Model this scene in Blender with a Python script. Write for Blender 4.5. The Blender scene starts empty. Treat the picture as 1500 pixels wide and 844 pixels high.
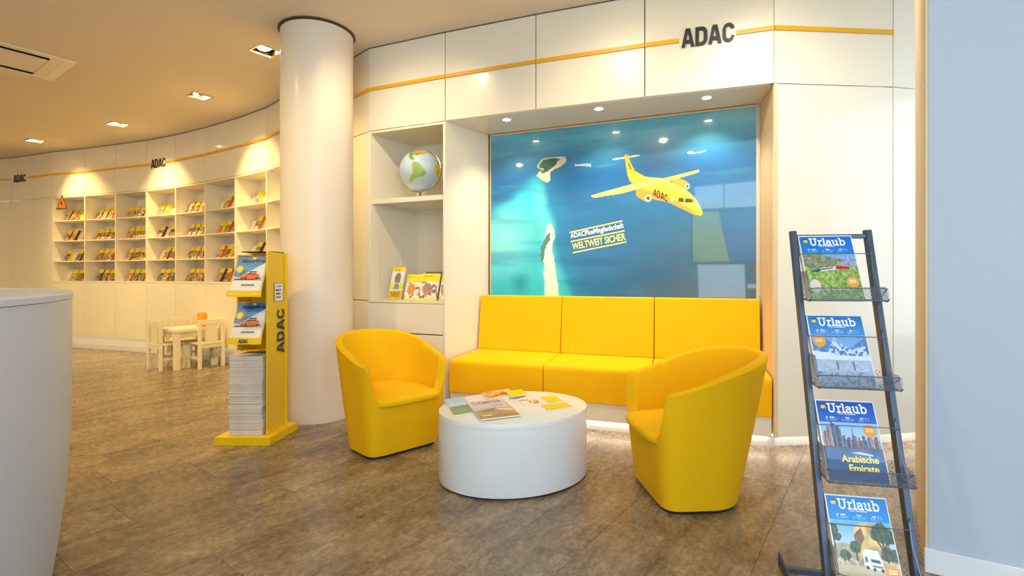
import bpy, bmesh, math, random
import numpy as np
from mathutils import Vector, Matrix, noise
SC = bpy.context.scene
COL = SC.collection
random.seed(7)
H = 1.285                      # eye height
# ------------------------------------------------------------------ camera
cd = bpy.data.cameras.new('camera'); cam = bpy.data.objects.new('camera', cd); COL.objects.link(cam)
cam.location = (0, 0, H); cam.rotation_euler = (math.pi/2, 0, 0)
cd.sensor_width = 36; cd.lens = 18.0; cd.shift_y = -17/1500; cd.clip_start = .02
SC.camera = cam
# ------------------------------------------------------------------ world = daylight of the street behind the camera
w = bpy.data.worlds.new('world'); SC.world = w; w.use_nodes = True
w.node_tree.nodes['Background'].inputs[0].default_value = (.70, .84, 1.0, 1)
w.node_tree.nodes['Background'].inputs[1].default_value = WORLD = 0.62
SC.view_settings.view_transform = 'Standard'; SC.view_settings.look = 'None'
SC.view_settings.exposure = 0.73; SC.view_settings.gamma = 1
def lamp(name, kind, loc, energy, color, aim=None, parent=None, **kw):
    l = bpy.data.lights.new(name, kind); l.energy = energy; l.color = color
    for k, v in kw.items(): setattr(l, k, v)
    o = bpy.data.objects.new(name, l); COL.objects.link(o)
    if parent: o.parent = parent; o.location = Vector(loc) - parent.location
    else: o.location = loc
    if aim is not None: o.rotation_euler = (Vector(aim)-Vector(loc)).to_track_quat('-Z', 'Y').to_euler()
    return o
# daylight from the glazed shop front behind the camera
lamp('shopfront_daylight', 'AREA', (.6, -2.9, 2.0), 125, (.66, .84, 1.0), aim=(1.6, 3.4, 1.1), shape='RECTANGLE', size=4.5, size_y=2.6)
# daylight from the window of the side passage on the right, beyond the timber reveal
lamp('passage_daylight', 'AREA', (4.7, 2.3, 1.9), 26, (.74, .87, 1.0), aim=(2.2, 3.9, 1.5), shape='RECTANGLE', size=1.8, size_y=2.6)
# ------------------------------------------------------------------ materials
def lin(c):
    c = np.asarray(c, float)/255.0
    return np.where(c <= .04045, c/12.92, ((c+.055)/1.055)**2.4)
def mat(name, rgb, rough=.5, metal=0, spec=.5, coat=0, noise_amt=0, nscale=20, bump=0, bscale=200, emit=0, alpha=1, sheen=0, coat_rough=.05, srgb=True, trans=0):
    m = bpy.data.materials.new(name); m.use_nodes = True
    nt = m.node_tree; b = nt.nodes['Principled BSDF']
    c = lin(rgb) if srgb else np.array(rgb)
    b.inputs['Base Color'].default_value = (*c, 1); b.inputs['Roughness'].default_value = rough
    b.inputs['Metallic'].default_value = metal; b.inputs['Specular IOR Level'].default_value = spec
    b.inputs['Coat Weight'].default_value = coat; b.inputs['Coat Roughness'].default_value = coat_rough
    b.inputs['Alpha'].default_value = alpha; b.inputs['Sheen Weight'].default_value = sheen
    b.inputs['Transmission Weight'].default_value = trans
    if emit:
        b.inputs['Emission Color'].default_value = (*c, 1); b.inputs['Emission Strength'].default_value = emit
    if noise_amt or bump:
        tc = nt.nodes.new('ShaderNodeTexCoord')
    if noise_amt:
        n = nt.nodes.new('ShaderNodeTexNoise'); n.inputs['Scale'].default_value = nscale; n.inputs['Detail'].default_value = 5
        r = nt.nodes.new('ShaderNodeMix'); r.data_type = 'RGBA'
        r.inputs['A'].default_value = (*np.clip(c*(1-noise_amt), 0, 1), 1); r.inputs['B'].default_value = (*np.clip(c*(1+noise_amt), 0, 1), 1)
        nt.links.new(tc.outputs['Object'], n.inputs['Vector']); nt.links.new(n.outputs['Fac'], r.inputs['Factor']); nt.links.new(r.outputs['Result'], b.inputs['Base Color'])
    if bump:
        n2 = nt.nodes.new('ShaderNodeTexNoise'); n2.inputs['Scale'].default_value = bscale; n2.inputs['Detail'].default_value = 3
        bp = nt.nodes.new('ShaderNodeBump'); bp.inputs['Strength'].default_value = bump; bp.inputs['Distance'].default_value = .002
        nt.links.new(tc.outputs['Object'], n2.inputs['Vector']); nt.links.new(n2.outputs['Fac'], bp.inputs['Height']); nt.links.new(bp.outputs['Normal'], b.inputs['Normal'])
    return m
M = {}
M['lacquer'] = mat('cream_lacquer', (238, 228, 204), rough=.30, coat=.6, coat_rough=.07, noise_amt=.02, nscale=3)
M['lacquer_in'] = mat('cream_shelf_lacquer', (238, 226, 198), rough=.5, noise_amt=.02, nscale=4)
M['white'] = mat('white_lacquer', (232, 232, 232), rough=.35, coat=.2, coat_rough=.2, noise_amt=.01, nscale=5)
M['wallpaint'] = mat('pale_wall_paint', (186, 194, 204), rough=.75, noise_amt=.02, nscale=4, bump=.15, bscale=120)
M['ceiling'] = mat('ceiling_paint', (234, 220, 196), rough=.85, noise_amt=.015, nscale=2, bump=.1, bscale=90)
M['column'] = mat('column_plaster', (230, 216, 194), rough=.5, coat=.2, coat_rough=.2, noise_amt=.015, nscale=3)
M['maple'] = mat('pale_wood_edge', (226, 198, 152), rough=.5, noise_amt=.06, nscale=6)
M['joint'] = mat('brown_shadow_joint', (112, 92, 66), rough=.9)
M['gap'] = mat('dark_gap', (30, 26, 22), rough=.9)
M['strip'] = mat('amber_strip', (236, 172, 10), rough=.4)
M['ink'] = mat('black_letter', (34, 32, 34), rough=.45)
M['yellow'] = mat('yellow_wool', (238, 184, 6), rough=.85, noise_amt=.05, nscale=300, bump=.5, bscale=700, spec=.2)
M['sofa'] = mat('yellow_upholstery', (247, 186, 4), rough=.8, noise_amt=.04, nscale=300, bump=.4, bscale=700, spec=.2)
M['board_yellow'] = mat('yellow_board', (240, 200, 0), rough=.45, noise_amt=.02, nscale=8)
M['yellow_print'] = mat('yellow_paper', (246, 214, 20), rough=.35)
M['black'] = mat('black_plastic', (24, 22, 22), rough=.6)
M['steel'] = mat('slate_powder_coat', (70, 78, 96), rough=.38, metal=.35, noise_amt=.03, nscale=30)
M['wire'] = mat('grey_wire', (112, 120, 136), rough=.4, metal=.5)
M['chrome'] = mat('brushed_metal', (190, 184, 172), rough=.25, metal=1)
M['birch'] = mat('birch_wood', (240, 226, 192), rough=.5, noise_amt=.03, nscale=12)
M['led'] = mat('led_strip', (255, 240, 214), emit=5)
M['led_soft'] = mat('soft_led_strip', (255, 226, 170), emit=2.2)
M['lampglow'] = mat('lamp_glow', (255, 228, 180), emit=28)
M['paper'] = mat('magazine_edges', (214, 206, 200), rough=.8, noise_amt=.16, nscale=6)
M['pages'] = mat('page_edges', (238, 234, 224), rough=.8)
M['page_orange'] = mat('orange_cover', (206, 112, 20), rough=.4)
M['page_dark'] = mat('dark_cover', (92, 52, 34), rough=.4)
M['page_blue'] = mat('blue_cover', (70, 110, 150), rough=.4)
M['acrylic'] = mat('clear_acrylic', (240, 238, 228), rough=.08, alpha=.35)
M['whitepaper'] = mat('white_paper', (240, 240, 238), rough=.5)
M['textblue'] = mat('navy_print', (24, 50, 90), rough=.4)
M['textwhite'] = mat('white_print', (245, 245, 245), rough=.25)
M['textyellow'] = mat('pale_yellow_print', (250, 228, 110), rough=.25)
M['textred'] = mat('rose_print', (176, 120, 130), rough=.4)
# colour-attribute print
def print_mat(name, rough=.3, coat=0, spec=.5):
    m = bpy.data.materials.new(name); m.use_nodes = True; nt = m.node_tree; b = nt.nodes['Principled BSDF']
    a = nt.nodes.new('ShaderNodeVertexColor'); a.layer_name = 'ink'
    nt.links.new(a.outputs['Color'], b.inputs['Base Color'])
    b.inputs['Roughness'].default_value = rough; b.inputs['Coat Weight'].default_value = coat; b.inputs['Coat Roughness'].default_value = .03
    b.inputs['Specular IOR Level'].default_value = spec
    return m
M['print'] = print_mat('glossy_cover_print', .32)
M['mural'] = print_mat('mural_behind_glass', .25, coat=1.0)
# small-print cover: procedural mottled photo
def photo_mat(name, c1, c2, c3, scale=30):
    m = bpy.data.materials.new(name); m.use_nodes = True; nt = m.node_tree; b = nt.nodes['Principled BSDF']
    tc = nt.nodes.new('ShaderNodeTexCoord'); n = nt.nodes.new('ShaderNodeTexNoise'); n.inputs['Scale'].default_value = scale
    oi = nt.nodes.new('ShaderNodeObjectInfo'); va = nt.nodes.new('ShaderNodeVectorMath'); va.operation = 'ADD'
    nt.links.new(tc.outputs['Object'], va.inputs[0]); nt.links.new(oi.outputs['Random'], va.inputs[1]); nt.links.new(va.outputs[0], n.inputs['Vector'])
    r = nt.nodes.new('ShaderNodeValToRGB'); e = r.color_ramp.elements
    e[0].position = .36; e[0].color = (*lin(c1), 1); e[1].position = .64; e[1].color = (*lin(c3), 1)
    k = e.new(.5); k.color = (*lin(c2), 1)
    nt.links.new(n.outputs['Fac'], r.inputs['Fac']); nt.links.new(r.outputs['Color'], b.inputs['Base Color']); b.inputs['Roughness'].default_value = .35
    return m
M['photo_blue'] = photo_mat('photo_blue', (50, 70, 96), (150, 140, 116), (206, 196, 176))
M['photo_warm'] = photo_mat('photo_warm', (140, 66, 24), (196, 150, 96), (224, 210, 186))
M['photo_green'] = photo_mat('photo_green', (60, 66, 36), (150, 116, 70), (200, 180, 150))
# ------------------------------------------------------------------ mesh builder
class MB:
    def __init__(s): s.v = []; s.f = []; s.m = []
    def add(s, vs, fs, mi=0):
        n = len(s.v); s.v += [tuple(p) for p in vs]
        for f in fs: s.f.append(tuple(i+n for i in f)); s.m.append(mi)
        return s
    def box(s, c, size, rot=None, mi=0):
        hx, hy, hz = [q/2 for q in size]; P = []
        for x in (-hx, hx):
            for y in (-hy, hy):
                for z in (-hz, hz):
                    p = Vector((x, y, z))
                    if rot is not None: p = rot @ p
                    P.append(p+Vector(c))
        return s.add(P, [(0,1,3,2),(4,6,7,5),(0,4,5,1),(2,3,7,6),(0,2,6,4),(1,5,7,3)], mi)
    def prism(s, poly, z0, z1, mi=0):           # plan polygon extruded upwards
        a = sum(poly[i][0]*poly[(i+1)%len(poly)][1]-poly[(i+1)%len(poly)][0]*poly[i][1] for i in range(len(poly)))
        if a < 0: poly = poly[::-1]
        n = len(poly); z0s = z0 if hasattr(z0, '__len__') else [z0]*n; z1s = z1 if hasattr(z1, '__len__') else [z1]*n
        P = [(p[0], p[1], z0s[i]) for i, p in enumerate(poly)]+[(p[0], p[1], z1s[i]) for i, p in enumerate(poly)]
        F = [tuple(range(n-1, -1, -1)), tuple(range(n, 2*n))]+[(i, (i+1)%n, n+(i+1)%n, n+i) for i in range(n)]
        return s.add(P, F, mi)
    def loft(s, A, B, mi=0, caps=True):         # two matching 3-D loops
        n = len(A); F = [(i, (i+1)%n, n+(i+1)%n, n+i) for i in range(n)]
        if caps: F += [tuple(range(n-1, -1, -1)), tuple(range(n, 2*n))]
        return s.add(list(A)+list(B), F, mi)
    def tube(s, pts, r, n=6, mi=0, closed=False):
        pts = [Vector(p) for p in pts]; rings = []
        K = len(pts)
        for i, p in enumerate(pts):
            if closed: t = pts[(i+1)%K]-pts[i-1]
            else: t = pts[min(i+1, K-1)]-pts[max(i-1, 0)]
            t.normalize(); u = t.orthogonal().normalized() if i == 0 else (u - t*u.dot(t)).normalized()
            v = t.cross(u); rings.append([p+r*(math.cos(2*math.pi*k/n)*u+math.sin(2*math.pi*k/n)*v) for k in range(n)])
        P = [q for R in rings for q in R]; F = []
        for i in range(K if closed else K-1):
            j = (i+1)%K
            for k in range(n): F.append((i*n+k, i*n+(k+1)%n, j*n+(k+1)%n, j*n+k))
        if not closed: F += [tuple(range(n-1, -1, -1)), tuple(range((K-1)*n, K*n))]
        return s.add(P, F, mi)
    def lathe(s, prof, c=(0, 0, 0), n=48, mi=0, caps=True):
        P = []; F = []; K = len(prof)
        for r, z in prof:
            for k in range(n):
                a = 2*math.pi*k/n; P.append((c[0]+r*math.cos(a), c[1]+r*math.sin(a), c[2]+z))
        for i in range(K-1):
            for k in range(n): F.append((i*n+k, i*n+(k+1)%n, (i+1)*n+(k+1)%n, (i+1)*n+k))
        if caps: F += [tuple(range(n-1, -1, -1)), tuple(range((K-1)*n, K*n))]
        return s.add(P, F, mi)
    def grid(s, rows, mi=0, wrap=False):
        n = len(rows[0]); P = [p for r in rows for p in r]; F = []
        for i in range(len(rows)-1):
            for k in range(n if wrap else n-1): F.append((i*n+k, i*n+(k+1)%n, (i+1)*n+(k+1)%n, (i+1)*n+k))
        return s.add(P, F, mi)
    def build(s, name, mats, parent=None, smooth=None, bevel=0, seg=2, off=None, merge=False):
        if not isinstance(mats, (list, tuple)): mats = [mats]
        me = bpy.data.meshes.new(name)
        o_ = Vector(off) if off is not None else (parent.location if parent is not None and parent.parent is None else (WL(parent) if parent is not None else Vector()))
        me.from_pydata([tuple(Vector(p)-o_) for p in s.v], [], s.f)
        for m in mats: me.materials.append(m)
        me.polygons.foreach_set('material_index', s.m)
        bm = bmesh.new(); bm.from_mesh(me)
        if merge: bmesh.ops.remove_doubles(bm, verts=bm.verts, dist=1e-5)
        bmesh.ops.recalc_face_normals(bm, faces=bm.faces); bm.to_mesh(me); bm.free()
        if smooth is not None: me.shade_smooth(); me.set_sharp_from_angle(angle=math.radians(smooth))
        o = bpy.data.objects.new(name, me); COL.objects.link(o)
        if parent is not None: o.parent = parent
        elif off is not None: o.location = off
        if bevel:
            b = o.modifiers.new('bevel', 'BEVEL'); b.width = bevel; b.segments = seg; b.limit_method = 'ANGLE'; b.angle_limit = math.radians(35)
            if smooth is None: me.shade_smooth(); me.set_sharp_from_angle(angle=math.radians(50))
        return o
def WL(o):
    v = Vector()
    while o is not None: v = v+o.location; o = o.parent
    return v
def thing(name, label, cat, loc=(0, 0, 0), group=None, kind=None):
    o = bpy.data.objects.new(name, None); o.empty_display_size = .1; COL.objects.link(o); o.location = loc
    if label: o['label'] = label
    if cat: o['category'] = cat
    if group: o['group'] = group
    if kind: o['kind'] = kind
    return o
def tag(o, label=None, cat=None, group=None, kind=None):
    if label: o['label'] = label
    if cat: o['category'] = cat
    if group: o['group'] = group
    if kind: o['kind'] = kind
    return o
def copy_thing(src, loc, label=None, group=None, rotz=None):
    r = src.copy(); COL.objects.link(r); r.location = loc
    if rotz is not None: r.rotation_euler = (0, 0, rotz)
    if label: r['label'] = label
    if group: r['group'] = group
    for ch in list(src.children):
        c = ch.copy(); COL.objects.link(c); c.parent = r
        for g in list(ch.children):
            d = g.copy(); COL.objects.link(d); d.parent = c
    return r
_tc = {}
def text_shape(s, bold=.0, shear=0, square=False):
    k = (s, bold, shear)
    if k not in _tc:
        c = bpy.data.curves.new('t', 'FONT'); c.body = s; c.offset = bold; c.shear = shear; c.resolution_u = 4; c.extrude = 0
        o = bpy.data.objects.new('t', c); COL.objects.link(o)
        dg = bpy.context.evaluated_depsgraph_get(); me = bpy.data.meshes.new_from_object(o.evaluated_get(dg))
        V = [v.co.copy() for v in me.vertices]; F = [tuple(p.vertices) for p in me.polygons]
        COL.objects.unlink(o); bpy.data.objects.remove(o); bpy.data.meshes.remove(me)
        x0 = min(v.x for v in V); x1 = max(v.x for v in V); y0 = min(v.y for v in V); y1 = max(v.y for v in V)
        _tc[k] = ([((v.x-x0)/(x1-x0), (v.y-y0)/(y1-y0)) for v in V], F)
    return _tc[k]
def _arc(cx, cy, rx, ry, a0, a1, n=12):
    return [(cx+rx*math.cos(math.radians(a0+(a1-a0)*i/n)), cy+ry*math.sin(math.radians(a0+(a1-a0)*i/n))) for i in range(n+1)]
GL = {'A': ([(0,0),(.27,0),(.32,.2),(.68,.2),(.73,0),(1,0),(.68,1),(.32,1)], [[(.37,.38),(.63,.38),(.5,.82)]]),
      'D': ([(0,0),(.5,0)]+_arc(.5,.34,.5,.34,-80,0,8)+_arc(.5,.66,.5,.34,0,80,8)+[(.5,1),(0,1)], [[(.30,.17),(.46,.17)]+_arc(.46,.36,.24,.19,-70,0,6)+_arc(.46,.64,.24,.19,0,70,6)+[(.46,.83),(.30,.83)]]),
      'C': (_arc(.5,.66,.5,.34,8,180,14)+_arc(.5,.34,.5,.34,180,352,14)+[(.72,.34)]+_arc(.5,.34,.22,.18,-10,-180,10)+_arc(.5,.66,.22,.18,180,10,10)+[(.72,.70)], [])}
def heavy_shape(s):
    V = []; F = []; x = 0; wd = {'A': 1.0, 'D': .88, 'C': .86}; tot = sum(wd[c] for c in s)+.07*(len(s)-1)
    for ch in s:
        o, hs = GL[ch]; bm = bmesh.new(); ed = []
        for lp in [o]+hs:
            vs = [bm.verts.new((p[0], p[1], 0)) for p in lp]; ed += [bm.edges.new((vs[i], vs[(i+1)%len(vs)])) for i in range(len(vs))]
        bmesh.ops.triangle_fill(bm, edges=ed, use_beauty=True, use_dissolve=False, normal=(0, 0, 1)); bm.verts.index_update(); n = len(V)
        V += [((x+v.co.x*wd[ch])/tot, v.co.y) for v in bm.verts]; F += [tuple(n+v.index for v in f.verts) for f in bm.faces]; bm.free(); x += wd[ch]+.07
    return V, F
def text(name, s, p0, ax, up, m, parent, bold=.02, shear=0, thick=.001, n=None, lift=.0012):
    """flat lettering: p0 lower-left corner, ax = full width vector, up = full height vector"""
    V, F = heavy_shape(s) if set(s) <= set('ADC') else text_shape(s, bold, shear); p0 = Vector(p0); ax = Vector(ax); up = Vector(up)
    n = (ax.cross(up)).normalized() if n is None else Vector(n)
    a = [p0+ax*x+up*y+n*(lift+thick) for x, y in V]; b = [p0+ax*x+up*y+n*lift for x, y in V]
    mb = MB(); N = len(a); mb.add(a, F)
    cnt = {}
    for f in F:
        for i in range(len(f)):
            e = (f[i], f[(i+1)%len(f)]); cnt[tuple(sorted(e))] = cnt.get(tuple(sorted(e)), []) + [e]
    sides = [e[0] for e in cnt.values() if len(e) == 1]
    mb.add(a+b, [(e[1], e[0], e[0]+N, e[1]+N) for e in sides])
    me = bpy.data.meshes.new(name); o_ = WL(parent) if parent else Vector()
    me.from_pydata([tuple(Vector(p)-o_) for p in mb.v], [], mb.f); me.materials.append(m)
    o = bpy.data.objects.new(name, me); COL.objects.link(o); o.parent = parent
    return o
# ------------------------------------------------------------------ print meshes (flat printed surfaces, colour per vertex)
def print_mesh(name, fn, p0, ax, up, nx, ny, parent, m, lift=0):
    p0 = np.array(p0, float); ax = np.array(ax, float); up = np.array(up, float)
    n = np.cross(ax, up); n /= np.linalg.norm(n)
    U, V = np.meshgrid(np.linspace(0, 1, nx+1), np.linspace(0, 1, ny+1)); rgb = fn(U, V)
    P = p0+U[..., None]*ax+V[..., None]*up+n*lift-np.array(WL(parent) if parent else (0, 0, 0))
    idx = np.arange((nx+1)*(ny+1)).reshape(ny+1, nx+1)
    q = np.stack([idx[:-1, :-1], idx[:-1, 1:], idx[1:, 1:], idx[1:, :-1]], -1).reshape(-1, 4)
    me = bpy.data.meshes.new(name)
    me.vertices.add(P.size//3); me.vertices.foreach_set('co', P.reshape(-1))
    me.loops.add(q.size); me.loops.foreach_set('vertex_index', q.reshape(-1).astype(np.int32))
    me.polygons.add(len(q)); me.polygons.foreach_set('loop_start', (np.arange(len(q))*4).astype(np.int32))
    me.update(calc_edges=True); me.validate()
    at = me.color_attributes.new('ink', 'FLOAT_COLOR', 'POINT')
    c = np.ones((P.size//3, 4)); c[:, :3] = lin(np.clip(rgb.reshape(-1, 3), 0, 255)); at.data.foreach_set('color', c.reshape(-1))
    me.materials.append(m)
    o = bpy.data.objects.new(name, me); COL.objects.link(o); o.parent = parent
    return o
def inpoly(U, V, poly):
    r = np.zeros(U.shape, bool); n = len(poly)
    for i in range(n):
        x1, y1 = poly[i]; x2, y2 = poly[(i+1)%n]
        if y1 == y2: continue
        c = ((y1 > V) != (y2 > V)) & (U < (x2-x1)*(V-y1)/(y2-y1)+x1); r ^= c
    return r
def stroke(U, V, pts, wd, asp=1.0):
    d = np.full(U.shape, 9.)
    for (x1, y1), (x2, y2) in zip(pts[:-1], pts[1:]):
        dx, dy = (x2-x1), (y2-y1)*asp; L = dx*dx+dy*dy+1e-12
        t = np.clip(((U-x1)*dx+(V-y1)*asp*dy)/L, 0, 1); d = np.minimum(d, np.hypot(U-x1-t*dx, (V-y1)*asp-t*dy))
    return d < wd
_rng = np.random.default_rng(3)
def vnoise(U, V, sx, sy, seed=0, octs=3):
    out = np.zeros(U.shape); amp = 1; tot = 0
    for o in range(octs):
        g = np.random.default_rng(seed+o*17).random((64, 64)); x = U*sx; y = V*sy
        i = np.floor(x).astype(int); j = np.floor(y).astype(int); fx = x-i; fy = y-j; fx = fx*fx*(3-2*fx); fy = fy*fy*(3-2*fy)
        G = lambda a, b: g[a % 64, b % 64]
        out += amp*((G(i, j)*(1-fx)+G(i+1, j)*fx)*(1-fy)+(G(i, j+1)*(1-fx)+G(i+1, j+1)*fx)*fy); tot += amp; amp *= .5; sx *= 2.1; sy *= 2.1
    return out/tot
def mixc(c, k, col): return c*(1-k[..., None])+np.array(col, float)*k[..., None]
def ss(a, b, x): t = np.clip((x-a)/(b-a), 0, 1); return t*t*(3-2*t)
# ================================================================== THE SETTING
ZC = H+2.25; ZB = H+1.84; ZF = H+1.43           # ceiling, accent strip, underside of the fascia
def V2(x, y): return Vector((x, y))
# front line of the cabinet wall in plan (left end of the room -> corner behind the column)
ratio = [-.9813, -.94, -.8973, -.8347, -.7747, -.7147, -.6573, -.6, -.5413, -.48]
dist = [9.72, 9.50, 9.24, 8.99, 8.73, 8.46, 8.13, 7.74, 7.30, 6.82]
FR = [V2(r*d, d) for r, d in zip(ratio, dist)]
FR = [V2(-10.7, 9.98)]+FR+[V2(-2.70, 6.27), V2(-2.06, 5.68)]
K = V2(-1.414, 5.05); L1 = V2(-.615, 4.71)
N1 = V2(.204, 4.39); N2 = V2(1.058, 4.08); AR = V2(1.94, 3.79)
R1 = V2(2.878, 3.865); R2 = V2(3.75, 4.05)
LINE = FR+[K, L1, N1, N2, AR, R1, R2]
VD = V2(.584, .811)                                     # building grid direction
def offs(line, dist_, i):
    a = line[max(i-1, 0)]; b = line[min(i+1, len(line)-1)]; t = (b-a).normalized(); n = V2(-t.y, t.x)
    return line[i]+n*dist_
# ---- floor: screed slab and stone tiles
def floor_mat():
    m = bpy.data.materials.new('brown_quartzite'); m.use_nodes = True; nt = m.node_tree; b = nt.nodes['Principled BSDF']; N = nt.nodes.new; L = nt.links.new
    g = N('ShaderNodeNewGeometry'); mp = N('ShaderNodeMapping'); mp.inputs['Rotation'].default_value = (0, 0, -math.atan2(.811, .584)); L(g.outputs['Position'], mp.inputs['Vector'])
    oi = N('ShaderNodeObjectInfo'); ad = N('ShaderNodeVectorMath'); ad.operation = 'MULTIPLY_ADD'
    ad.inputs[1].default_value = (1, 1, 1)
    sc = N('ShaderNodeVectorMath'); sc.operation = 'SCALE'; sc.inputs['Scale'].default_value = 17; cmb = N('ShaderNodeCombineXYZ'); L(oi.outputs['Random'], cmb.inputs[0]); L(oi.outputs['Random'], cmb.inputs[1]); L(cmb.outputs[0], sc.inputs[0])
    L(mp.outputs[0], ad.inputs[0]); L(sc.outputs[0], ad.inputs[2])
    m2 = N('ShaderNodeMapping'); m2.inputs['Scale'].default_value = (1.0, 2.6, 1); L(ad.outputs[0], m2.inputs['Vector'])
    n1 = N('ShaderNodeTexNoise'); n1.inputs['Scale'].default_value = 2.6; n1.inputs['Detail'].default_value = 8; n1.inputs['Roughness'].default_value = .68; n1.inputs['Distortion'].default_value = .6; L(m2.outputs[0], n1.inputs['Vector'])
    m3 = N('ShaderNodeMapping'); m3.inputs['Scale'].default_value = (.8, 1.25, 1); L(ad.outputs[0], m3.inputs['Vector'])
    n2 = N('ShaderNodeTexNoise'); n2.inputs['Scale'].default_value = 30; n2.inputs['Detail'].default_value = 10; n2.inputs['Roughness'].default_value = .78; n2.inputs['Distortion'].default_value = .5; L(m3.outputs[0], n2.inputs['Vector'])
    r1 = N('ShaderNodeValToRGB'); e = r1.color_ramp.elements; e[0].position = .32; e[0].color = (*lin((104, 84, 64)), 1); e[1].position = .7; e[1].color = (*lin((178, 156, 128)), 1)
    r2 = N('ShaderNodeValToRGB'); e = r2.color_ramp.elements; e[0].position = .36; e[0].color = (.34, .33, .32, 1); e[1].position = .66; e[1].color = (1.42, 1.4, 1.36, 1); q = e.new(.5); q.color = (.86, .85, .83, 1)
    L(n1.outputs['Fac'], r1.inputs['Fac']); L(n2.outputs['Fac'], r2.inputs['Fac'])
    mx = N('ShaderNodeMix'); mx.data_type = 'RGBA'; mx.blend_type = 'MULTIPLY'; mx.inputs['Factor'].default_value = .8; L(r1.outputs['Color'], mx.inputs['A']); L(r2.outputs['Color'], mx.inputs['B'])
    hs = N('ShaderNodeHueSaturation'); mr = N('ShaderNodeMapRange'); mr.inputs['To Min'].default_value = .9; mr.inputs['To Max'].default_value = 1.1; L(oi.outputs['Random'], mr.inputs['Value']); L(mr.outputs[0], hs.inputs['Value'])
    L(mx.outputs['Result'], hs.inputs['Color']); L(hs.outputs['Color'], b.inputs['Base Color'])
    rr = N('ShaderNodeMapRange'); rr.inputs['To Min'].default_value = .16; rr.inputs['To Max'].default_value = .38; L(n2.outputs['Fac'], rr.inputs['Value']); L(rr.outputs[0], b.inputs['Roughness'])
    bp = N('ShaderNodeBump'); bp.inputs['Strength'].default_value = .22; bp.inputs['Distance'].default_value = .002; L(n2.outputs['Fac'], bp.inputs['Height']); L(bp.outputs['Normal'], b.inputs['Normal'])
    b.inputs['Specular IOR Level'].default_value = .55
    return m
M['stone'] = floor_mat()
M['grout'] = mat('brown_grout', (86, 70, 54), rough=.9)
fl = MB().box((-3.4, 3.5, -.065), (16.4, 14, .10)).build('floor', M['grout'], None, off=(0, 0, 0)); tag(fl, kind='structure')
NV = V2(.811, -.584)
rows = [(-.456-.342*(k+2), -.456-.342*(k+1)) for k in range(1, 33)]+[(-1.14+.684*k, -1.14+.684*(k+1)) for k in range(0, 8)]
known = {-3: .0}
tiles = []
for k, (a, b) in enumerate(rows):
    Lt = 1.03 if b-a < .5 else 1.03
    off0 = {1: .69-.0, 8: 1.136, 6: 1.022, 5: .69}.get(k, (k*.37) % Lt)
    if b-a > .5: off0 = 2.49 if k == 32 else (k*.41) % Lt
    q = -8 + (off0+8) % Lt - Lt
    while q < 14:
        c = NV*((a+b)/2)+VD*(q+Lt/2)
        if .9 < c.y < 10.4 and -1.14*c.y-3.5 < c.x < 1.14*c.y+1 and c.x < 4.2 and c.x+c.y*.95 < 8.3: tiles.append((c.length, a, b, q, q+Lt))
        q += Lt
tiles.sort(key=lambda t: t[0])
tm = {}
def tile_pts(a, b, q0, q1, g=.0010):
    return [NV*(a+g)+VD*(q0+g), NV*(b-g)+VD*(q0+g), NV*(b-g)+VD*(q1-g), NV*(a+g)+VD*(q1-g)]
far = MB()
for i, (dd, a, b, q0, q1) in enumerate(tiles):
    if i < 300:
        key = round(b-a, 3)
        if key not in tm:
            mb = MB(); mb.prism([p-(NV*((a+b)/2)+VD*((q0+q1)/2)) for p in tile_pts(a, b, q0, q1)], -.012, 0)
            c = NV*((a+b)/2)+VD*((q0+q1)/2)
            o = mb.build('tile', M['stone'], None); o.parent = fl; tm[key] = o.data
        else:
            o = bpy.data.objects.new('tile', tm[key]); COL.objects.link(o); o.parent = fl; c = NV*((a+b)/2)+VD*((q0+q1)/2)
        o.location = (c.x, c.y, random.uniform(-.0004, .0004))
    else: far.prism(tile_pts(a, b, q0, q1), -.012, 0)
if far.v: tag(far.build('far_tiles', M['stone'], fl), kind='stuff')
# ---- ceiling with real openings for the recessed lamps and the air cassette
lampspots = [(V2(-7.91, 8.48), 0), (V2(-5.83, 7.57), 1), (V2(-3.90, 6.39), 2), (V2(-2.46, 5.11), 3)]
LS = .105
def sq(c, h, ang=math.atan2(.811, .584)):
    u = V2(math.cos(ang), math.sin(ang)); v = V2(-u.y, u.x)
    return [c-u*h-v*h, c+u*h-v*h, c+u*h+v*h, c-u*h+v*h]
vent_c = V2(-4.87, 5.355)                                # inner panel, right corner
u_, v_ = -VD, V2(-.811, .584)
def vq(u0, u1, v0, v1): return [vent_c+u_*a+v_*b for a, b in ((u0, v0), (u1, v0), (u1, v1), (u0, v1))]
vent_out = vq(-.19, .95+.19, -.24, .42+.24)
def holes_plane(outer, holes, z, name, m):
    bm = bmesh.new(); ed = []
    for lp in [outer]+holes:
        vs = [bm.verts.new((p[0], p[1], z)) for p in lp]
        ed += [bm.edges.new((vs[i], vs[(i+1)%len(vs)])) for i in range(len(vs))]
    bmesh.ops.triangle_fill(bm, edges=ed, use_beauty=True, use_dissolve=False)
    me = bpy.data.meshes.new(name); bm.to_mesh(me); bm.free(); me.materials.append(m)
    o = bpy.data.objects.new(name, me); COL.objects.link(o); return o
extra = [V2(-1.15, 3.72), V2(.35, 3.0), V2(1.45, 2.6), V2(-3.1, 3.2), V2(-5.9, 3.4), V2(-3.6, 1.2), V2(-.6, .9), V2(-8.6, 4.6)]  # first three light the fascia; the other five are invented lamps for ambient fill
holes = [sq(c, LS) for c, _ in lampspots]+[sq(c, LS) for c in extra]+[vq(-.10, 1.05, -.15, .57)]
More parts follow.
